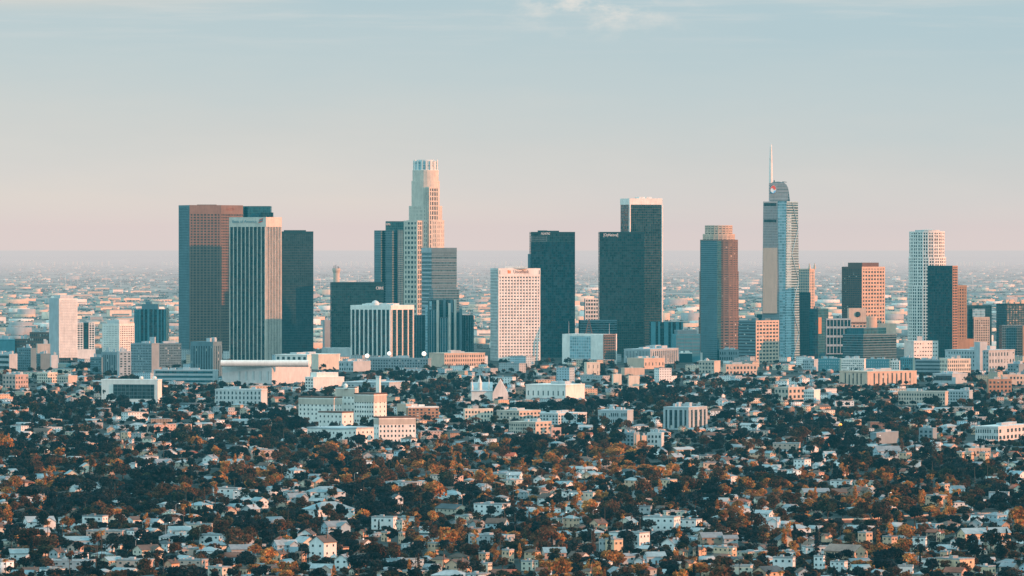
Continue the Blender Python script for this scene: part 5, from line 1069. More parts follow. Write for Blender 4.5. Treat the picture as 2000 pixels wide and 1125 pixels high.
for att in range(12800):
    t = rnd.random(); yb = 712 + t ** .95 * 455; px = rnd.uniform(-380, 2380)
    # leafy stretches with few houses
    if yb > 885 and yb < 1010 and px < 560 and rnd.random() < .55: continue
    if 935 < yb < 1030 and 1420 < px < 1900 and rnd.random() < .6: continue
    if 860 < yb < 930 and 820 < px < 960 and rnd.random() < .8: continue
    if rnd.random() < drift(px, yb) * (.62 if yb > 1035 else 1.15 if yb > 870 else .65): continue
    far = yb < 860
    i = pick([(0, 3), (1, 3), (2, 2.5), (3, 2), (4, 3), (5, 2.5), (6, .7), (7, 2), (8, 1.5), (9, 1.3), (10, 2), (11, 2), (12, .5), (13, .8), (14, .6), (15, .6)]) if not far else pick([(1, 2), (2, 1.5), (5, 2), (6, 1), (9, 3), (10, 3), (12, 2.5), (13, 1.5), (14, 1), (0, 1.5), (11, 1), (15, 1.5)])
    yaw = pick([(-14, 2.5), (14, 1.5), (32, 2.5), (-38, 1.5), (48, 1.5)]) + rnd.uniform(-5, 5)
    wc = pick([('white', 4), ('cream', 2), ('grey', 2), ('beige', 1.6), ('pink', 1.2), ('blue', 1.6), ('tan', .8), ('peach', 1.2)])
    rc_ = pick([('grey', 2), ('brown', 2), ('pale', 2), ('red', .5), ('dark', .8), ('blue2', 1.4)]) if SH[i]['dims'][4] != 'flat' else pick([('pale', 3), ('grey', 1), ('blue2', 1)])
    n0 = len(houses); add_house(px, yb, SH[i], -R(yaw), wc, rc_, rnd.uniform(.6, .95) * (.95 if far else 1.08 if yb > 1035 else 1))
    h = houses[-1]
    if inside_foot(h['x'], h['y'], h['r']) or hides(h['rect'], h['D']) or near(grid, h['rect'], yb, .7, .55): houses.pop(); continue
    put(grid, h['rect'], yb)
HG = {}
for h in houses + blocks: HG.setdefault((int(h['x'] // 60), int(h['y'] // 60)), []).append(h)
def in_house(x, y, r):
    for i in (-1, 0, 1):
        for j in (-1, 0, 1):
            for h in HG.get((int(x // 60) + i, int(y // 60) + j), ()):
                c, s = math.cos(-h['rz']), math.sin(-h['rz']); dx, dy = x - h['x'], y - h['y']; u, v = dx * c - dy * s, dx * s + dy * c
                if abs(u) < h['sh']['dims'][0] / 2 * h['s'] + r and abs(v) < h['sh']['dims'][1] / 2 * h['s'] + r: return True
    return False

trees = []; tgrid = {}
LEAF = dict(dark=[(.024, .030, .032), (.032, .036, .034), (.020, .026, .030)], brown=[(.11, .056, .030), (.085, .046, .028), (.16, .074, .036)], olive=[(.045, .043, .026), (.06, .052, .03)], orange=[(.44, .18, .05), (.48, .21, .06), (.33, .135, .042)])  # orange: sunlight painted into the leaf colour
def add_tree(form, i, px, yb, s, kind, force=False, sz=None):
    D = DG(yb); h, w = TREE[form, i][:2]; m = F / D
    hh, ww = h * (sz or s) * m, w * s * m; rc = (px - ww / 2, px + ww / 2, yb - hh, yb); x, y = PX(px, D), D
    if not force:
        if inside_foot(x, y, w * s * .35) or in_house(x, y, w * s * .18 if form != 'palm' else .8): return False
        if form in ('round', 'column') and hides((px - ww * .4, px + ww * .4, yb - hh * .95, yb), D) and rnd.random() < (.8 if yb < 870 else .62 if yb < 1035 else .88): return False
        if form in ('palm', 'cone') and hides(rc, D) and rnd.random() < .5: return False
        if near(tgrid, rc, yb, .5 if form == 'round' else .4, .10): return False
    put(tgrid, rc, yb); c = rnd.choice(LEAF[kind]); f = rnd.uniform(.75, 1.25)
    trees.append(dict(form=form, i=i, px=px, yb=yb, D=D, x=x, y=y, s=s, sz=sz, rz=rnd.uniform(0, 6.28), kind=kind, col=tuple(v * f for v in c), rect=rc, hm=h * (sz or s)))
    return True
# landmarks among the trees
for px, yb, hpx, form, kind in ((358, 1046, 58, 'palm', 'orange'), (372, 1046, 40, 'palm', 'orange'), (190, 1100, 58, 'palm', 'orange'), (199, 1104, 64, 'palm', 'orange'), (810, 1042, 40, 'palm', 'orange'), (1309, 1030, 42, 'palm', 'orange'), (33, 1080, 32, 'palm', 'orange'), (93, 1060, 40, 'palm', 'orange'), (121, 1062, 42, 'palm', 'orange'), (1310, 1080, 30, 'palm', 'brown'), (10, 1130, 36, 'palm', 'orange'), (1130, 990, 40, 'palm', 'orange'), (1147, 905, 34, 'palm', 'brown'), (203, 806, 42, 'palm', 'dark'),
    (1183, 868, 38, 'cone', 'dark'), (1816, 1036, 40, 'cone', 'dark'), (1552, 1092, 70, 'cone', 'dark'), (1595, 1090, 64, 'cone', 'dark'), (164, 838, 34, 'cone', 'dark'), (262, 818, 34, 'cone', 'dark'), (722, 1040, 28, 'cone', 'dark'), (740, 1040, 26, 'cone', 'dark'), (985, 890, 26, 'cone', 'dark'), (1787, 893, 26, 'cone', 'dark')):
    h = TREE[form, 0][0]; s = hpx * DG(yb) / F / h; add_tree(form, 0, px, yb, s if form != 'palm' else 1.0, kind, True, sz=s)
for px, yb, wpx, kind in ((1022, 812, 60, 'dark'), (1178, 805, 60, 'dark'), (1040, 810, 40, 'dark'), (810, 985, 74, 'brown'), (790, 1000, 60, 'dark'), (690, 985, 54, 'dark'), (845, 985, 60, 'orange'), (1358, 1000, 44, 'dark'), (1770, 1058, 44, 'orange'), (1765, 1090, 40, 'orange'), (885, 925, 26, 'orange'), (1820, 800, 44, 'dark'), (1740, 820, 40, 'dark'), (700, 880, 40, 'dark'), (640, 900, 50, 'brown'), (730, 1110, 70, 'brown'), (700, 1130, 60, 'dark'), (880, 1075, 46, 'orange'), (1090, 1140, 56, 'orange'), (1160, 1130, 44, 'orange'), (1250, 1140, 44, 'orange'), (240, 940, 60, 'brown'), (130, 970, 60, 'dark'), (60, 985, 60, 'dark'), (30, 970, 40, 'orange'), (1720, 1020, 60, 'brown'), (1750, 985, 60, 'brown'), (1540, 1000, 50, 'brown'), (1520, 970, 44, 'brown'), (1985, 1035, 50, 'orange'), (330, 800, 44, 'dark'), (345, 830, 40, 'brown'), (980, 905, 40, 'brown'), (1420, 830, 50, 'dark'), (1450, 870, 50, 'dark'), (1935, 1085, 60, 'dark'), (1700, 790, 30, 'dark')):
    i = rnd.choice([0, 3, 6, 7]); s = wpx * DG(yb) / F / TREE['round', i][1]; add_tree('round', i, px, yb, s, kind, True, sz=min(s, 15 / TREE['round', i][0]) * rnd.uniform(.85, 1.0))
GLOWS = [(490, 915, 80, 38), (720, 905, 60, 40), (880, 905, 70, 45), (970, 920, 60, 45), (1080, 925, 60, 40), (1180, 905, 70, 40), (1290, 935, 60, 35), (1460, 975, 70, 50), (1560, 980, 50, 40), (1690, 965, 60, 50), (1850, 975, 60, 40), (1760, 1035, 60, 40), (1985, 1030, 40, 30), (1050, 1085, 60, 40), (1150, 1130, 80, 35), (860, 1050, 50, 40), (540, 1100, 60, 30), (1520, 1050, 40, 40), (40, 960, 45, 30), (100, 930, 50, 30), (1090, 1000, 50, 30), (1330, 1090, 60, 30), (1700, 1090, 60, 30)]  # patches of trees that take the painted sunlit orange
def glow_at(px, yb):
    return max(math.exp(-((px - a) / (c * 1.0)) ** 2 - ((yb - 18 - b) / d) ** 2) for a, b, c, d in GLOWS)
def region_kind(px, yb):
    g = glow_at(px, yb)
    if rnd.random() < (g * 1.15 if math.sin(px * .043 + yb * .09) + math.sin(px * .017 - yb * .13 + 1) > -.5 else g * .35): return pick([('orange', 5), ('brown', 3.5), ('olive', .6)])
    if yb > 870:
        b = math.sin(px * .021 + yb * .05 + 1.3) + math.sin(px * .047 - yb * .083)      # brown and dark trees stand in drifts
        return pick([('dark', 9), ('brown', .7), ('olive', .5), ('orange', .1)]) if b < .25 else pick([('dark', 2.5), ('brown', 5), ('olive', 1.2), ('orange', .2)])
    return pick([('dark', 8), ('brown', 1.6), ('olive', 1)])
WALLSEG = [(1440, 1600, 1016), (1600, 1710, 1012), (1750, 1840, 1005), (1890, 1990, 1001)]
npalm = ncone = ncol = 0
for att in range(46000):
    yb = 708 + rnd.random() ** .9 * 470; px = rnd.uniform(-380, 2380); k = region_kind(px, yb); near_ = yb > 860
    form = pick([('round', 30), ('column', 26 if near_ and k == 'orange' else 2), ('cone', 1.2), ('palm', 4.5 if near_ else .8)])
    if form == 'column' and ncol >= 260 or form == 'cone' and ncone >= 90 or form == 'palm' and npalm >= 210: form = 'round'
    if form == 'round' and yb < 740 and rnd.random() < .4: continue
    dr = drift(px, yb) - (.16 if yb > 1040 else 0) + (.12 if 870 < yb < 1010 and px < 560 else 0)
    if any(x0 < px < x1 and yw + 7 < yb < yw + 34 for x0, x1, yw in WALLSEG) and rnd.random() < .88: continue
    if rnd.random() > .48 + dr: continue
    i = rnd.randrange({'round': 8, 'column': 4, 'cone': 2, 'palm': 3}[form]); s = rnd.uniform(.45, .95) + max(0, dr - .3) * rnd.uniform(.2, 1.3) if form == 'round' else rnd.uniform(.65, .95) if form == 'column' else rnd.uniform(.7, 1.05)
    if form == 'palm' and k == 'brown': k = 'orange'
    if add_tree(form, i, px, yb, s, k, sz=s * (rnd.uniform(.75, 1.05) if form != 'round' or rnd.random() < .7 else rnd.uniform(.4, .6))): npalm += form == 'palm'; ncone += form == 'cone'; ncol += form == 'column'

# what the view shows of each, nearest first: decides which become things of their own
vis = np.zeros((1125, 2000), np.uint8)
for o in sorted(houses + trees, key=lambda o: o['D']):
    a, b, c, d = o['rect']; k = .12 * (b - a) if 'form' in o else 0
    a, b, c, d = int(max(0, a + k)), int(min(2000, b - k)), int(max(0, c)), int(min(1125, d))
    if b <= a or d <= c: o['vis'] = 0; continue
    sub = vis[c:d, a:b]; o['vis'] = int((sub == 0).sum()); sub[:] = 1
    if o.get('form') in ('palm',): o['vis'] = max(o['vis'], 30)
LIM = 290
hs = sorted(houses, key=lambda h: -(h['vis'] + (1e6 if h['hand'] and h['vis'] > 12 else 0)))
hkeep = [h for h in hs[:LIM] if h['vis'] > 12]; hset = set(map(id, hkeep))
tk = []
for form in ('round', 'column', 'cone', 'palm'):
    ts = sorted([t for t in trees if t['form'] == form and t['vis'] > 14], key=lambda t: -t['vis'])
    tk += ts[:{'round': 285, 'column': 110, 'cone': 70, 'palm': 110}[form]]
tset = set(map(id, tk))
# labels: look first, then the place counted from the left among the like ones of the same belt
def number(items, keyf, textf):
    cl = {}
    for o in items: cl.setdefault(keyf(o), []).append(o)
    for k, v in cl.items():
        v.sort(key=lambda o: o['px'])
        for i, o in enumerate(v): o['text'] = textf(o, k, '' if len(v) == 1 else ordn(i))
number([h for h in hkeep if not h['label']], lambda h: (h['wall'], h['rt'], h['roof'], band(h['yb'])),
       lambda h, k, n: f"{CNAME[k[0]]} {RTN[k[1]]} house" + (f", {RNAME[k[2]]} roof" if k[1] != 'flat' or k[2] != 'pale' else ' with parapet') + (f", {n} from left " if n else ', ') + k[3])
TFORM = dict(round='broad tree', column='slender upright tree', cone='narrow pointed cypress', palm='fan palm')
def tcls(t):
    sz = 'tall' if t['hm'] > 10.5 else 'low' if t['hm'] < 6.5 else 'middling'
    return (t['form'], t['kind'], sz, 'wide' if t['s'] > .85 else 'compact', band(t['yb']))
number(tk, tcls, lambda t, k, n: (f"{k[2]} {dict(dark='dark green', brown='brownish', olive='olive', orange='sunlit orange')[k[1]]} " + (f"{k[3]} " if k[0] == 'round' else '') + TFORM[k[0]].replace('broad ', '') + (f", {n} from left " if n else ', ') + k[4]))
number(blocks, lambda h: (h['wall'], {0: 'long', 1: 'tall', 2: 'long low', 3: 'narrow tall', 4: 'low wide', 5: 'long'}[BS.index(h['sh'])], 'right at the foot of the towers' if h['yb'] < 716 else 'one row below the tower feet' if h['yb'] < 734 else 'two rows below the tower feet'),
       lambda h, k, n: f"{k[1]} {CNAME[k[0]]} flat roofed block" + (f", {n} from left " if n else ', ') + k[2])
for h in blocks:
    spawn_house(h['sh'], h['x'], h['y'], h['rz'], PAL[h['wall']], RPAL[h['roof']], h['text'], 'flat roofed blocks at the foot of the towers', 'apartment_block', 'apartment block', h['s'], True, False)
for h in hkeep:
    spawn_house(h['sh'], h['x'], h['y'], h['rz'], PAL[h['wall']], RPAL[h['roof']], h['label'] or h['text'], 'houses among the trees', s=h['s'], win=h['vis'] > 60, door=h['vis'] > 150)
TG = dict(round='broadleaf trees among the houses', column='slender upright trees', cone='cypresses', palm='palms above the roofs')
for t in tk: place_tree(t['form'], t['i'], t['x'], t['y'], t['s'], t['col'], t['rz'], t['text'], TG[t['form']], t['sz'])

# ---- everything beyond the counted ones: one mass of roofs, one mass of leaves
def mass_mesh(name, V, faces_flat, loop_tot, colr, mat):
    me = bpy.data.meshes.new(name); me.vertices.add(len(V)); me.vertices.foreach_set('co', np.ascontiguousarray(V, np.float32).ravel())
    lt = np.asarray(loop_tot, np.int32); me.loops.add(int(lt.sum())); me.loops.foreach_set('vertex_index', np.asarray(faces_flat, np.int32))
    me.polygons.add(len(lt)); me.polygons.foreach_set('loop_start', np.concatenate([[0], np.cumsum(lt)[:-1]]).astype(np.int32)); me.polygons.foreach_set('loop_total', lt)
    at = me.attributes.new('col', 'FLOAT_COLOR', 'POINT'); c = np.ones((len(V), 4), np.float32); c[:, :3] = colr; at.data.foreach_set('color', c.ravel())
    me.update(); me.validate(); me.materials.append(mat); o = bpy.data.objects.new(name, me); C.objects.link(o); return o
class Mass:
    def __init__(s): s.V = []; s.C = []; s.f = []; s.t = []; s.n = 0
    def add(s, V, faces, col):
        for f in faces: s.f += [i + s.n for i in f]; s.t.append(len(f))
        s.V.append(V); s.C.append(np.tile(np.array(col, np.float32), (len(V), 1))); s.n += len(V)
    def build(s, name, label, cat, mat): return tag(mass_mesh(name, np.concatenate(s.V), s.f, s.t, np.concatenate(s.C), mat), label, cat, None, 'stuff')
ms = Mass()
for h in houses:
    if id(h) in hset: continue
    c, s = math.cos(h['rz']), math.sin(h['rz']); sc_ = h['s']; sh = h['sh']
    def tr(vs):
        a = np.array(vs, np.float32) * sc_; return np.stack([a[:, 0] * c - a[:, 1] * s + h['x'], a[:, 0] * s + a[:, 1] * c + h['y'], a[:, 2]], 1)
    v = rnd.uniform(.85, 1.1)
    ms.add(tr(sh['wall'].v), sh['wall'].f, [k * v for k in PAL[h['wall']]]); ms.add(tr(sh['roof'].v), sh['roof'].f, RPAL[h['roof']])
    ww, wh = sh['ww']
    for loc, a in sh['win']:
        if math.cos(a + h['rz']) < .25: continue
        ca, sa = math.cos(a), math.sin(a); q = [(loc[0] + ca * u + sa * .06, loc[1] + sa * u - ca * .06, loc[2] + z) for u, z in ((-ww / 2, 0), (ww / 2, 0), (ww / 2, wh), (-ww / 2, wh))]
        ms.add(tr(q), [(0, 1, 2, 3)], (.03, .045, .05))
ms.build('housing_mass', 'countless further small houses filling the plain between the trees', 'houses', M['mass'])
TV, TC = [], []
for t in trees:
    if id(t) in tset: continue
    h, w, V, T = TREE[t['form'], t['i']]; q = V.reshape(-1, 4, 3); tn = T.reshape(-1, 4)
    st = 1 if t['yb'] > 960 else 2 if t['yb'] > 800 else 3
    if st > 1: q = q[::st]; tn = tn[::st]; m_ = q.mean(1, keepdims=True); q = m_ + (q - m_) * (1.3 if st == 2 else 1.6)
    c, s = math.cos(t['rz']), math.sin(t['rz']); z = t['sz'] or t['s']; a = q.reshape(-1, 3)
    TV.append(np.stack([(a[:, 0] * c - a[:, 1] * s) * t['s'] + t['x'], (a[:, 0] * s + a[:, 1] * c) * t['s'] + t['y'], a[:, 2] * z], 1)); TC.append(tn.reshape(-1, 1) * np.array(t['col'], np.float32)[None])
TV = np.concatenate(TV); TC = np.concatenate(TC)
tag(mass_mesh('tree_mass', TV, np.arange(len(TV)), np.full(len(TV) // 4, 4), TC, M['leafmass']), 'dense mass of further leafy trees between the houses', 'trees', None, 'stuff')
print('houses', len(houses), 'kept', len(hkeep), 'trees', len(trees), 'kept', len(tk), 'leaf faces', len(TV) // 4)

# ================================================================ the plain beyond the towers
def far_plain():
    wares = []
    for att in range(1500):
        py = 545 + 148 * rnd.random() ** .8; px = rnd.uniform(-80, 2080); D = DG(py)
        w = rnd.uniform(16, 62) * (1.4 if py < 600 else 1); d = rnd.uniform(18, 40); h = rnd.uniform(5, 10) * (1 if rnd.random() < .8 else 2.0)
        if D < 8650: continue
        if any(abs(px - q[0]) < (w + q[3]) * F / D * .5 and abs(py - q[1]) < max(1.6, h * F / D * .55) for q in wares): continue
        wares.append((px, py, D, w, d, h))
    spr = max(wares, key=lambda q: q[1])
    wares.sort(key=lambda q: -q[3] * q[5] * (F / q[2]) ** 2)
    # painter's check: only those showing between the towers
    TOW = [(k[0], k[1]) for k in KEEP if k[4] > 7000] + [(349, 612), (645, 750), (731, 897), (1034, 1123), (1168, 1293), (1558, 1620), (1644, 1728), (1812, 1888), (97, 151)]
    show = [q for q in wares if not any(a < q[0] < b for a, b in TOW)]
    main = show[:240]; mset = set(map(id, main)); rest = [q for q in wares if id(q) not in mset]
    cols = [((.76, .62, .48), 'cream'), ((.74, .70, .64), 'white'), ((.66, .48, .36), 'peach'), ((.36, .35, .34), 'grey'), ((.60, .47, .35), 'sand')]
    recs = []
    for q in main:
        c, cn = rnd.choice(cols[:3] + cols); yaw = -R(rnd.uniform(8, 38)); kind = rnd.random()
        fm = 'long' if q[3] > 48 else 'short' if q[3] < 30 else 'plain'; hh = 'tall ' if q[5] > 10 else ''
        yb = q[1]; bd = 'just behind the towers' if yb > 650 else 'in the near plain beyond the towers' if yb > 610 else 'in the middle of the far plain' if yb > 575 else 'far out in the hazy plain'
        recs.append(dict(px=q[0], q=q, c=c, key=(cn, fm, hh, bd), yaw=yaw, kind=kind))
    number(recs, lambda o: o['key'], lambda o, k, n: f"{k[2]}{k[1]} {k[0]} warehouse" + (f", {n} from left " if n else ', ') + k[3])
    protos = {}
    for o in recs:
        px, py, D, w, d, h = o['q']; x, y = PX(px, D), D + d / 2
        kk = int(o['kind'] * 3)
        if kk not in protos:
            mb = MB(); mb.box(-.5, .5, -.5, .5, 0, 1); me = mesh_of(mb, 'wall', M['wall'])
            mr = MB()
            if kk == 0: mr.box(-.504, .504, -.504, .504, .985, 1.05); mr.box(-.3, -.12, -.2, .2, 1.04, 1.35)
            elif kk == 1: mr.add([(-.51, -.51, .985), (.51, -.51, .985), (.51, .51, .985), (-.51, .51, .985), (-.51, 0, 1.3), (.51, 0, 1.3)], [(3, 2, 1, 0), (0, 1, 5, 4), (2, 3, 4, 5), (1, 2, 5), (3, 0, 4)])
            else:
                for i in range(4): a = -.504 + i * .252; mr.add([(a, -.505, .985), (a + .25, -.505, .985), (a + .25, .505, .985), (a, .505, .985), (a, -.505, 1.25), (a, .505, 1.25)], [(3, 2, 1, 0), (0, 1, 4), (2, 3, 5), (1, 2, 5, 4), (3, 0, 4, 5)])
            dk = MB()
            dk.box(-.4, .4, -.512, -.49, .12, .4)
            protos[kk] = (me, mesh_of(mr, 'roof', M['roof']), mesh_of(dk, 'dock_doors', M['steel']))
        me, mr, dk = protos[kk]
        r = empty('warehouse', (x, y, 0), o['text'], 'warehouse', 'warehouses on the plain beyond the towers', -o['yaw']); r.scale = (w, d, h)
        for nm, m_, c in (('wall', me, o['c']), ('roof', mr, (.36, .32, .28)), ('dock_doors', dk, None)):
            b = bpy.data.objects.new(nm, m_); C.objects.link(b); b.parent = r
            if c: b.color = (*c, 1)
    # the uncountable rest: roofs and dark tree belts out to the horizon
    ms = Mass(); g = rnd
    def bx(px, py, w, d, h, col, yaw):
        D = DG(py); x, y = PX(px, D), D; c, s = math.cos(yaw), math.sin(yaw)
        V = np.array([(u * w / 2 * c - v * d / 2 * s + x, u * w / 2 * s + v * d / 2 * c + y, z) for z in (0, h) for u, v in ((-1, -1), (1, -1), (1, 1), (-1, 1))], np.float32)
        ms.add(V, [(4, 5, 6, 7), (0, 1, 5, 4), (1, 2, 6, 5), (2, 3, 7, 6), (3, 0, 4, 7)], col)
    for q in rest: bx(q[0], q[1], q[3], q[4], q[5], rnd.choice(cols)[0], R(rnd.uniform(5, 35)))
    for i in range(8500):
        py = 497.5 + 195 * g.random() ** 1.35; px = g.uniform(-120, 2120); D = DG(py)
        if D < 8700: continue
        lit = g.random() < .5
        w = g.uniform(2, 9) * D / F; bx(px, py, w, min(w, 40), g.uniform(.8, 2.6) * D / F * (1 if py > 520 else .7), g.choice(cols)[0] if lit else (.34, .29, .26), R(g.uniform(-15, 45)))
    for i in range(260):      # clusters of taller blocks standing up at the horizon
        py = g.uniform(494.6, 503); cxp = g.choice([60, 130, 185, 330, 640, 700, 960, 1010, 1330, 1640, 1665, 1690, 1720, 1880, 1915, 1490, 1940]); px = cxp + g.gauss(0, 14); D = min(DG(py), 62000)
        py = HY + H * F / D; bx(px, py, g.uniform(2, 5) * D / F, 60, g.uniform(3, 9) * D / F, cols[0][0], R(20))
    ms.build('distant_city', 'countless tiny lit roofs of the hazy plain stretching to the horizon', 'distant city', M['mass'])
    # dark ragged leafy belts
    gg = np.random.default_rng(5); PV, PC = [], []
    for i in range(7500):
        py = 500 + 193 * g.random() ** .95; px = g.uniform(-120, 2120); D = DG(py)
        if D < 8700: continue
        w = g.uniform(3, 15) * D / F * (1.6 if py < 560 else 1); h = g.uniform(1.2, 2.6) * D / F * (.7 if py < 530 else 1); n = 16
        p = np.stack([gg.uniform(-w / 2, w / 2, n) + PX(px, D), gg.uniform(-25, 25, n) + D, gg.beta(1.2, 2, n) * h + .4], 1)
        a = gg.normal(size=(n, 3)); a /= np.linalg.norm(a, axis=1)[:, None]; b = np.cross(a, gg.normal(size=(n, 3))); b /= np.linalg.norm(b, axis=1)[:, None]
        sz = gg.uniform(.35, .8, (n, 1)) * D / F * 1.0; q = np.stack([p - a * sz * 1.6 - b * sz, p + a * sz * 1.6 - b * sz, p + a * sz * 1.6 + b * sz, p - a * sz * 1.6 + b * sz], 1).reshape(-1, 3)
        PV.append(q); PC.append(np.tile(np.array((.050, .052, .046)) * g.uniform(.6, 1.4), (len(q), 1)))
    PV = np.concatenate(PV); PC = np.concatenate(PC); PV[:, 2] = np.maximum(PV[:, 2], .2)
    tag(mass_mesh('distant_trees', PV, np.arange(len(PV)), np.full(len(PV) // 4, 4), PC, M['leafmass']), 'dark leafy belts of the hazy plain beyond the towers', 'trees', None, 'stuff')
    # pale lattice masts standing in the haze
    spots = [(128, 566, 26), (380, 562, 24), (450, 556, 20), (207, 556, 22), (236, 560, 20), (152, 560, 16), (1090, 0, 0), (700, 560, 22), (925, 566, 22), (940, 640, 24), (1150, 566, 26), (1310, 560, 22), (1345, 566, 20), (1460, 570, 20), (1765, 572, 24), (1900, 566, 24), (1945, 562, 20), (626, 566, 22)]
    spots = [q for q in spots if q[1]]; spots.sort(key=lambda q: q[0])
    for i, (px, py, hp) in enumerate(spots):
        D = DG(py); T = Thing('radio_mast', f'thin pale mast in the haze, {ordn(i)} from left beyond the towers', 'mast', D, px, 'thin masts in the hazy plain'); h = hp * D / F; x, y = T.loc[0], D; mb = MB()
        for k in range(3): a = k * 2.09; mb.tube((x + 2.5 * math.cos(a), y + 2.5 * math.sin(a), 0), (x + .5 * math.cos(a), y + .5 * math.sin(a), h), .55, .4, 4)
        T.part(mb, 'lattice', 'white'); mb = MB(); mb.tube((x, y, h - .5), (x, y, h * 1.12), .5, .2, 5); T.part(mb, 'antenna', 'white')
        for k in range(3):
            z = h * (.3 + .22 * k); mb = MB(); mb.prism(disc(x, y, 2.6 * (1 - z / h) + .8, 6), z, z + .8); T.part(mb, 'ring', 'metal')
far_plain()

# ================================================================ small things
def small_things():
    # long lit retaining wall on the right
    pts = [(1350, 1019), (1445, 1018.5), (1520, 1017), (1600, 1014.5), (1660, 1013), (1705, 1011.5), (1760, 1007), (1830, 1004), (1900, 1002.5), (2010, 999.5)]
    W = [(PX(a, DG(b + 8)), DG(b + 8), PZ(b, DG(b + 8))) for a, b in pts]
    root = empty('retaining_wall', (W[0][0], W[0][1], 0), 'long thin sunlit retaining wall curving across the trees at lower right', 'wall'); 
    mb = MB(); cp = MB()
    for (x0, y0, z0), (x1, y1, z1) in zip(W, W[1:]):
        mb.hexa([(x0, y0, 0), (x1, y1, 0), (x1, y1 + .8, 0), (x0, y0 + .8, 0), (x0, y0, z0 - .25), (x1, y1, z1 - .25), (x1, y1 + .8, z1 - .25), (x0, y0 + .8, z0 - .25)])
        cp.hexa([(x0, y0 - .25, z0 - .9), (x1, y1 - .25, z1 - .9), (x1, y1 + 1, z1 - .9), (x0, y0 + 1, z0 - .9), (x0, y0 - .25, z0), (x1, y1 - .25, z1), (x1, y1 + 1, z1), (x0, y0 + 1, z0)])
    o = mb.build('wall', M['brown'], root, root.location); o = cp.build('coping', M['peach'], root, root.location)  # peach coping puts the sunlit line into its colour
    # glints and blooms of light built as glowing globes, masts made up
    for px, py, D, lab, mt, r in ((717, 695, 7450, 'large white globe standing in for a bloom of light, left of three below the ribbed block', 'lamp', 3.0), (760, 690.5, 7500, 'large white globe standing in for a bloom of light, middle of three', 'lamp', 2.8), (828, 691, 7480, 'large white globe standing in for a bloom of light, right of three', 'lamp', 3.2), (1641.5, 832, 4780, 'amber glowing oval standing in for a sun glint among the trees on the right', 'amber', 1.7)):
        T = Thing('glint_globe', lab, 'lamp', D, px); x, y, z = T.loc[0], D, PZ(py, D); mb = MB(); k = 1.45 if mt == 'amber' else 1
        mb.lathe((x, y, z - r * k), [(r * math.sin(math.pi * i / 10) + .01, r * k * (1 - math.cos(math.pi * i / 10))) for i in range(11)], 18); T.part(mb, 'globe', mt)
        mb = MB(); mb.tube((x, y, 0), (x, y, z - r * k + .2), .45, .3, 8); T.part(mb, 'mast', 'metal'); mb = MB(); mb.lathe((x, y, z - r * k - .5), [(1.2, 0), (1.4, .7)], 12); T.part(mb, 'collar', 'dark')
    # parked vans on the lot right of the hospital and cars in the streets
    def car(x, y, rz, van, col, label):
        key = 'van' if van else 'car'
        if key not in CARM:
            l, w, h = (5.4, 2.0, 2.3) if van else (4.5, 1.8, 1.45); b = MB(); zb = .35; zm = h * .5
            prof = [(-l / 2, zb), (l / 2, zb), (l / 2, zm * .95), (l * .40, zm * 1.05), (l * .26, h * .98), (-l * .47, h), (-l / 2, zm)] if van else [(-l / 2, zb), (l / 2, zb), (l / 2, zm * .9), (l * .22, zm * 1.1), (l * .08, h), (-l * .26, h), (-l * .42, zm * 1.15), (-l / 2, zm)]
            n = len(prof); vs = [(a, -w / 2, c) for a, c in prof] + [(a, w / 2, c) for a, c in prof]; b.add(vs, [tuple(range(n)), tuple(range(2 * n - 1, n - 1, -1))] + [(i, n + i, n + (i + 1) % n, (i + 1) % n) for i in range(n)])
            g_ = MB(); g_.box(-l * (.42 if van else .24), l * (.24 if van else .10), -w / 2 - .02, w / 2 + .02, zm * 1.18, h * .93)
            t_ = MB(); t_.tube((0, -.11, 0), (0, .11, 0), .33, .33, 12)
            CARM[key] = (mesh_of(b, 'body', M['wall']), mesh_of(g_, 'side_windows', M['pane']), mesh_of(t_, 'wheel', M['dark']), l, w)
        bm_, gm, tm, l, w = CARM[key]; r = empty('parked_van' if van else 'parked_car', (x, y, 0), label, 'van' if van else 'car', 'vehicles parked in the open', rz)
        o = bpy.data.objects.new('body', bm_); C.objects.link(o); o.parent = r; o.color = (*col, 1)
        o = bpy.data.objects.new('side_windows', gm); C.objects.link(o); o.parent = r
        for a in (-.3, .3):
            for s in (-1, 1): o = bpy.data.objects.new('wheel', tm); C.objects.link(o); o.parent = r; o.location = (l * a, s * (w / 2 - .08), .33)
    CARM = {}
    D = DG(842)
    for i, px in enumerate((819, 831, 841, 851, 861, 871, 878, 886)):
        van = i % 3 != 1; car(PX(px, D + (i % 2) * 12), D + (i % 2) * 12, R(-25 + i * 7), van, (.8, .8, .78) if i % 4 else (.3, .33, .36), f"{'white' if i % 4 else 'dark grey'} {'van' if van else 'car'} parked right of the hospital, {ordn(i)} vehicle from left")
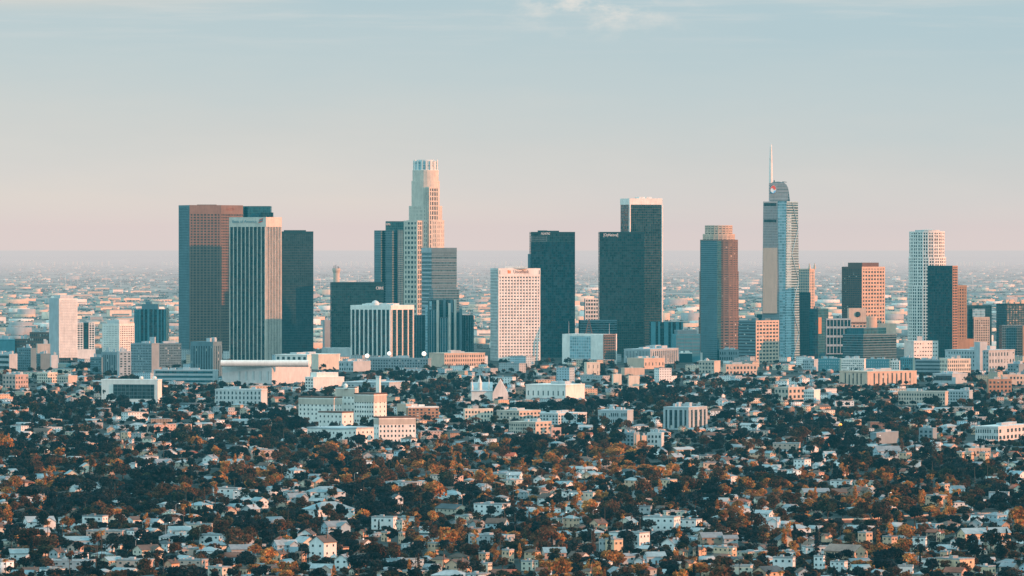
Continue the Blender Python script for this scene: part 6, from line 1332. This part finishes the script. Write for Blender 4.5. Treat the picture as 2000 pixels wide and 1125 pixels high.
    # utility poles
    for i, (px, yb, hp) in enumerate(((140, 800, 46), (638, 1090, 60), (1003, 985, 40), (1250, 1052, 46), (1600, 1062, 40), (1172, 900, 34), (1522, 905, 36), (187, 1125, 62), (1380, 880, 40), (950, 1010, 40), (420, 1000, 40), (1856, 1005, 40))):
        D = DG(yb); T = Thing('utility_pole', f'thin wooden utility pole with crossarms, {ordn(i)}', 'utility pole', D, px, 'utility poles'); T.root['px'] = px
        h = hp * D / F; x, y = T.loc[0], D; mb = MB(); mb.tube((x, y, 0), (x, y, h), .22, .14, 7); T.part(mb, 'pole', 'bark')
        for k in (.97, .9): mb = MB(); mb.box(x - 1.3, x + 1.3, y - .28, y - .14, h * k - .12, h * k + .06); T.part(mb, 'crossarm', 'bark')
    ps = sorted([o for o in C.objects if o.name.startswith('utility_pole')], key=lambda o: o['px'])
    for i, o in enumerate(ps): o['label'] = f'thin wooden utility pole with crossarms, {ordn(i)} from left among the houses'; del o['px']
small_things()

# ================================================================ street lamps added at random to give small glints between the roofs
def lamps():
    g = random.Random(21); pts = []
    for att in range(400):
        px, yb = g.uniform(20, 1980), g.uniform(800, 1110); D = DG(yb); x = PX(px, D)
        if len(pts) >= 36: break
        if inside_foot(x, D, 1) or in_house(x, D, 1) or any(abs(px - a) < 40 and abs(yb - b) < 14 for a, b in pts): continue
        pts.append((px, yb))
    pts.sort(); proto = None
    for i, (px, yb) in enumerate(pts):
        D = DG(yb); x, y = PX(px, D), D; lab = f'added street lamp giving a glint, curved arm and bright head, {ordn(i)} from left among houses'
        if proto is None:
            r = empty('added_street_lamp', (x, y, 0), lab, 'street lamp', 'added glint lamps among the houses')
            mb = MB(); mb.tube((0, 0, 0), (0, 0, 8.6), .13, .09, 7); p1 = mb.build('pole', M['metal'], r)
            mb = MB(); mb.tube((0, 0, 8.5), (.7, -.3, 9.2), .08, .07, 6); mb.tube((.68, -.29, 9.18), (1.9, -.8, 9.35), .07, .06, 6); p2 = mb.build('arm', M['metal'], r)
            mb = MB(); mb.lathe((1.95, -.82, 9.05), [(.12, 0), (.38, .08), (.42, .25), (.2, .4)], 10); p3 = mb.build('lamp_head', M['lamp'], r); proto = (p1, p2, p3)
        else:
            r = empty('added_street_lamp', (x, y, 0), lab, 'street lamp', 'added glint lamps among the houses', g.uniform(-1, 1))
            for o in proto: clone(o, r)
lamps()
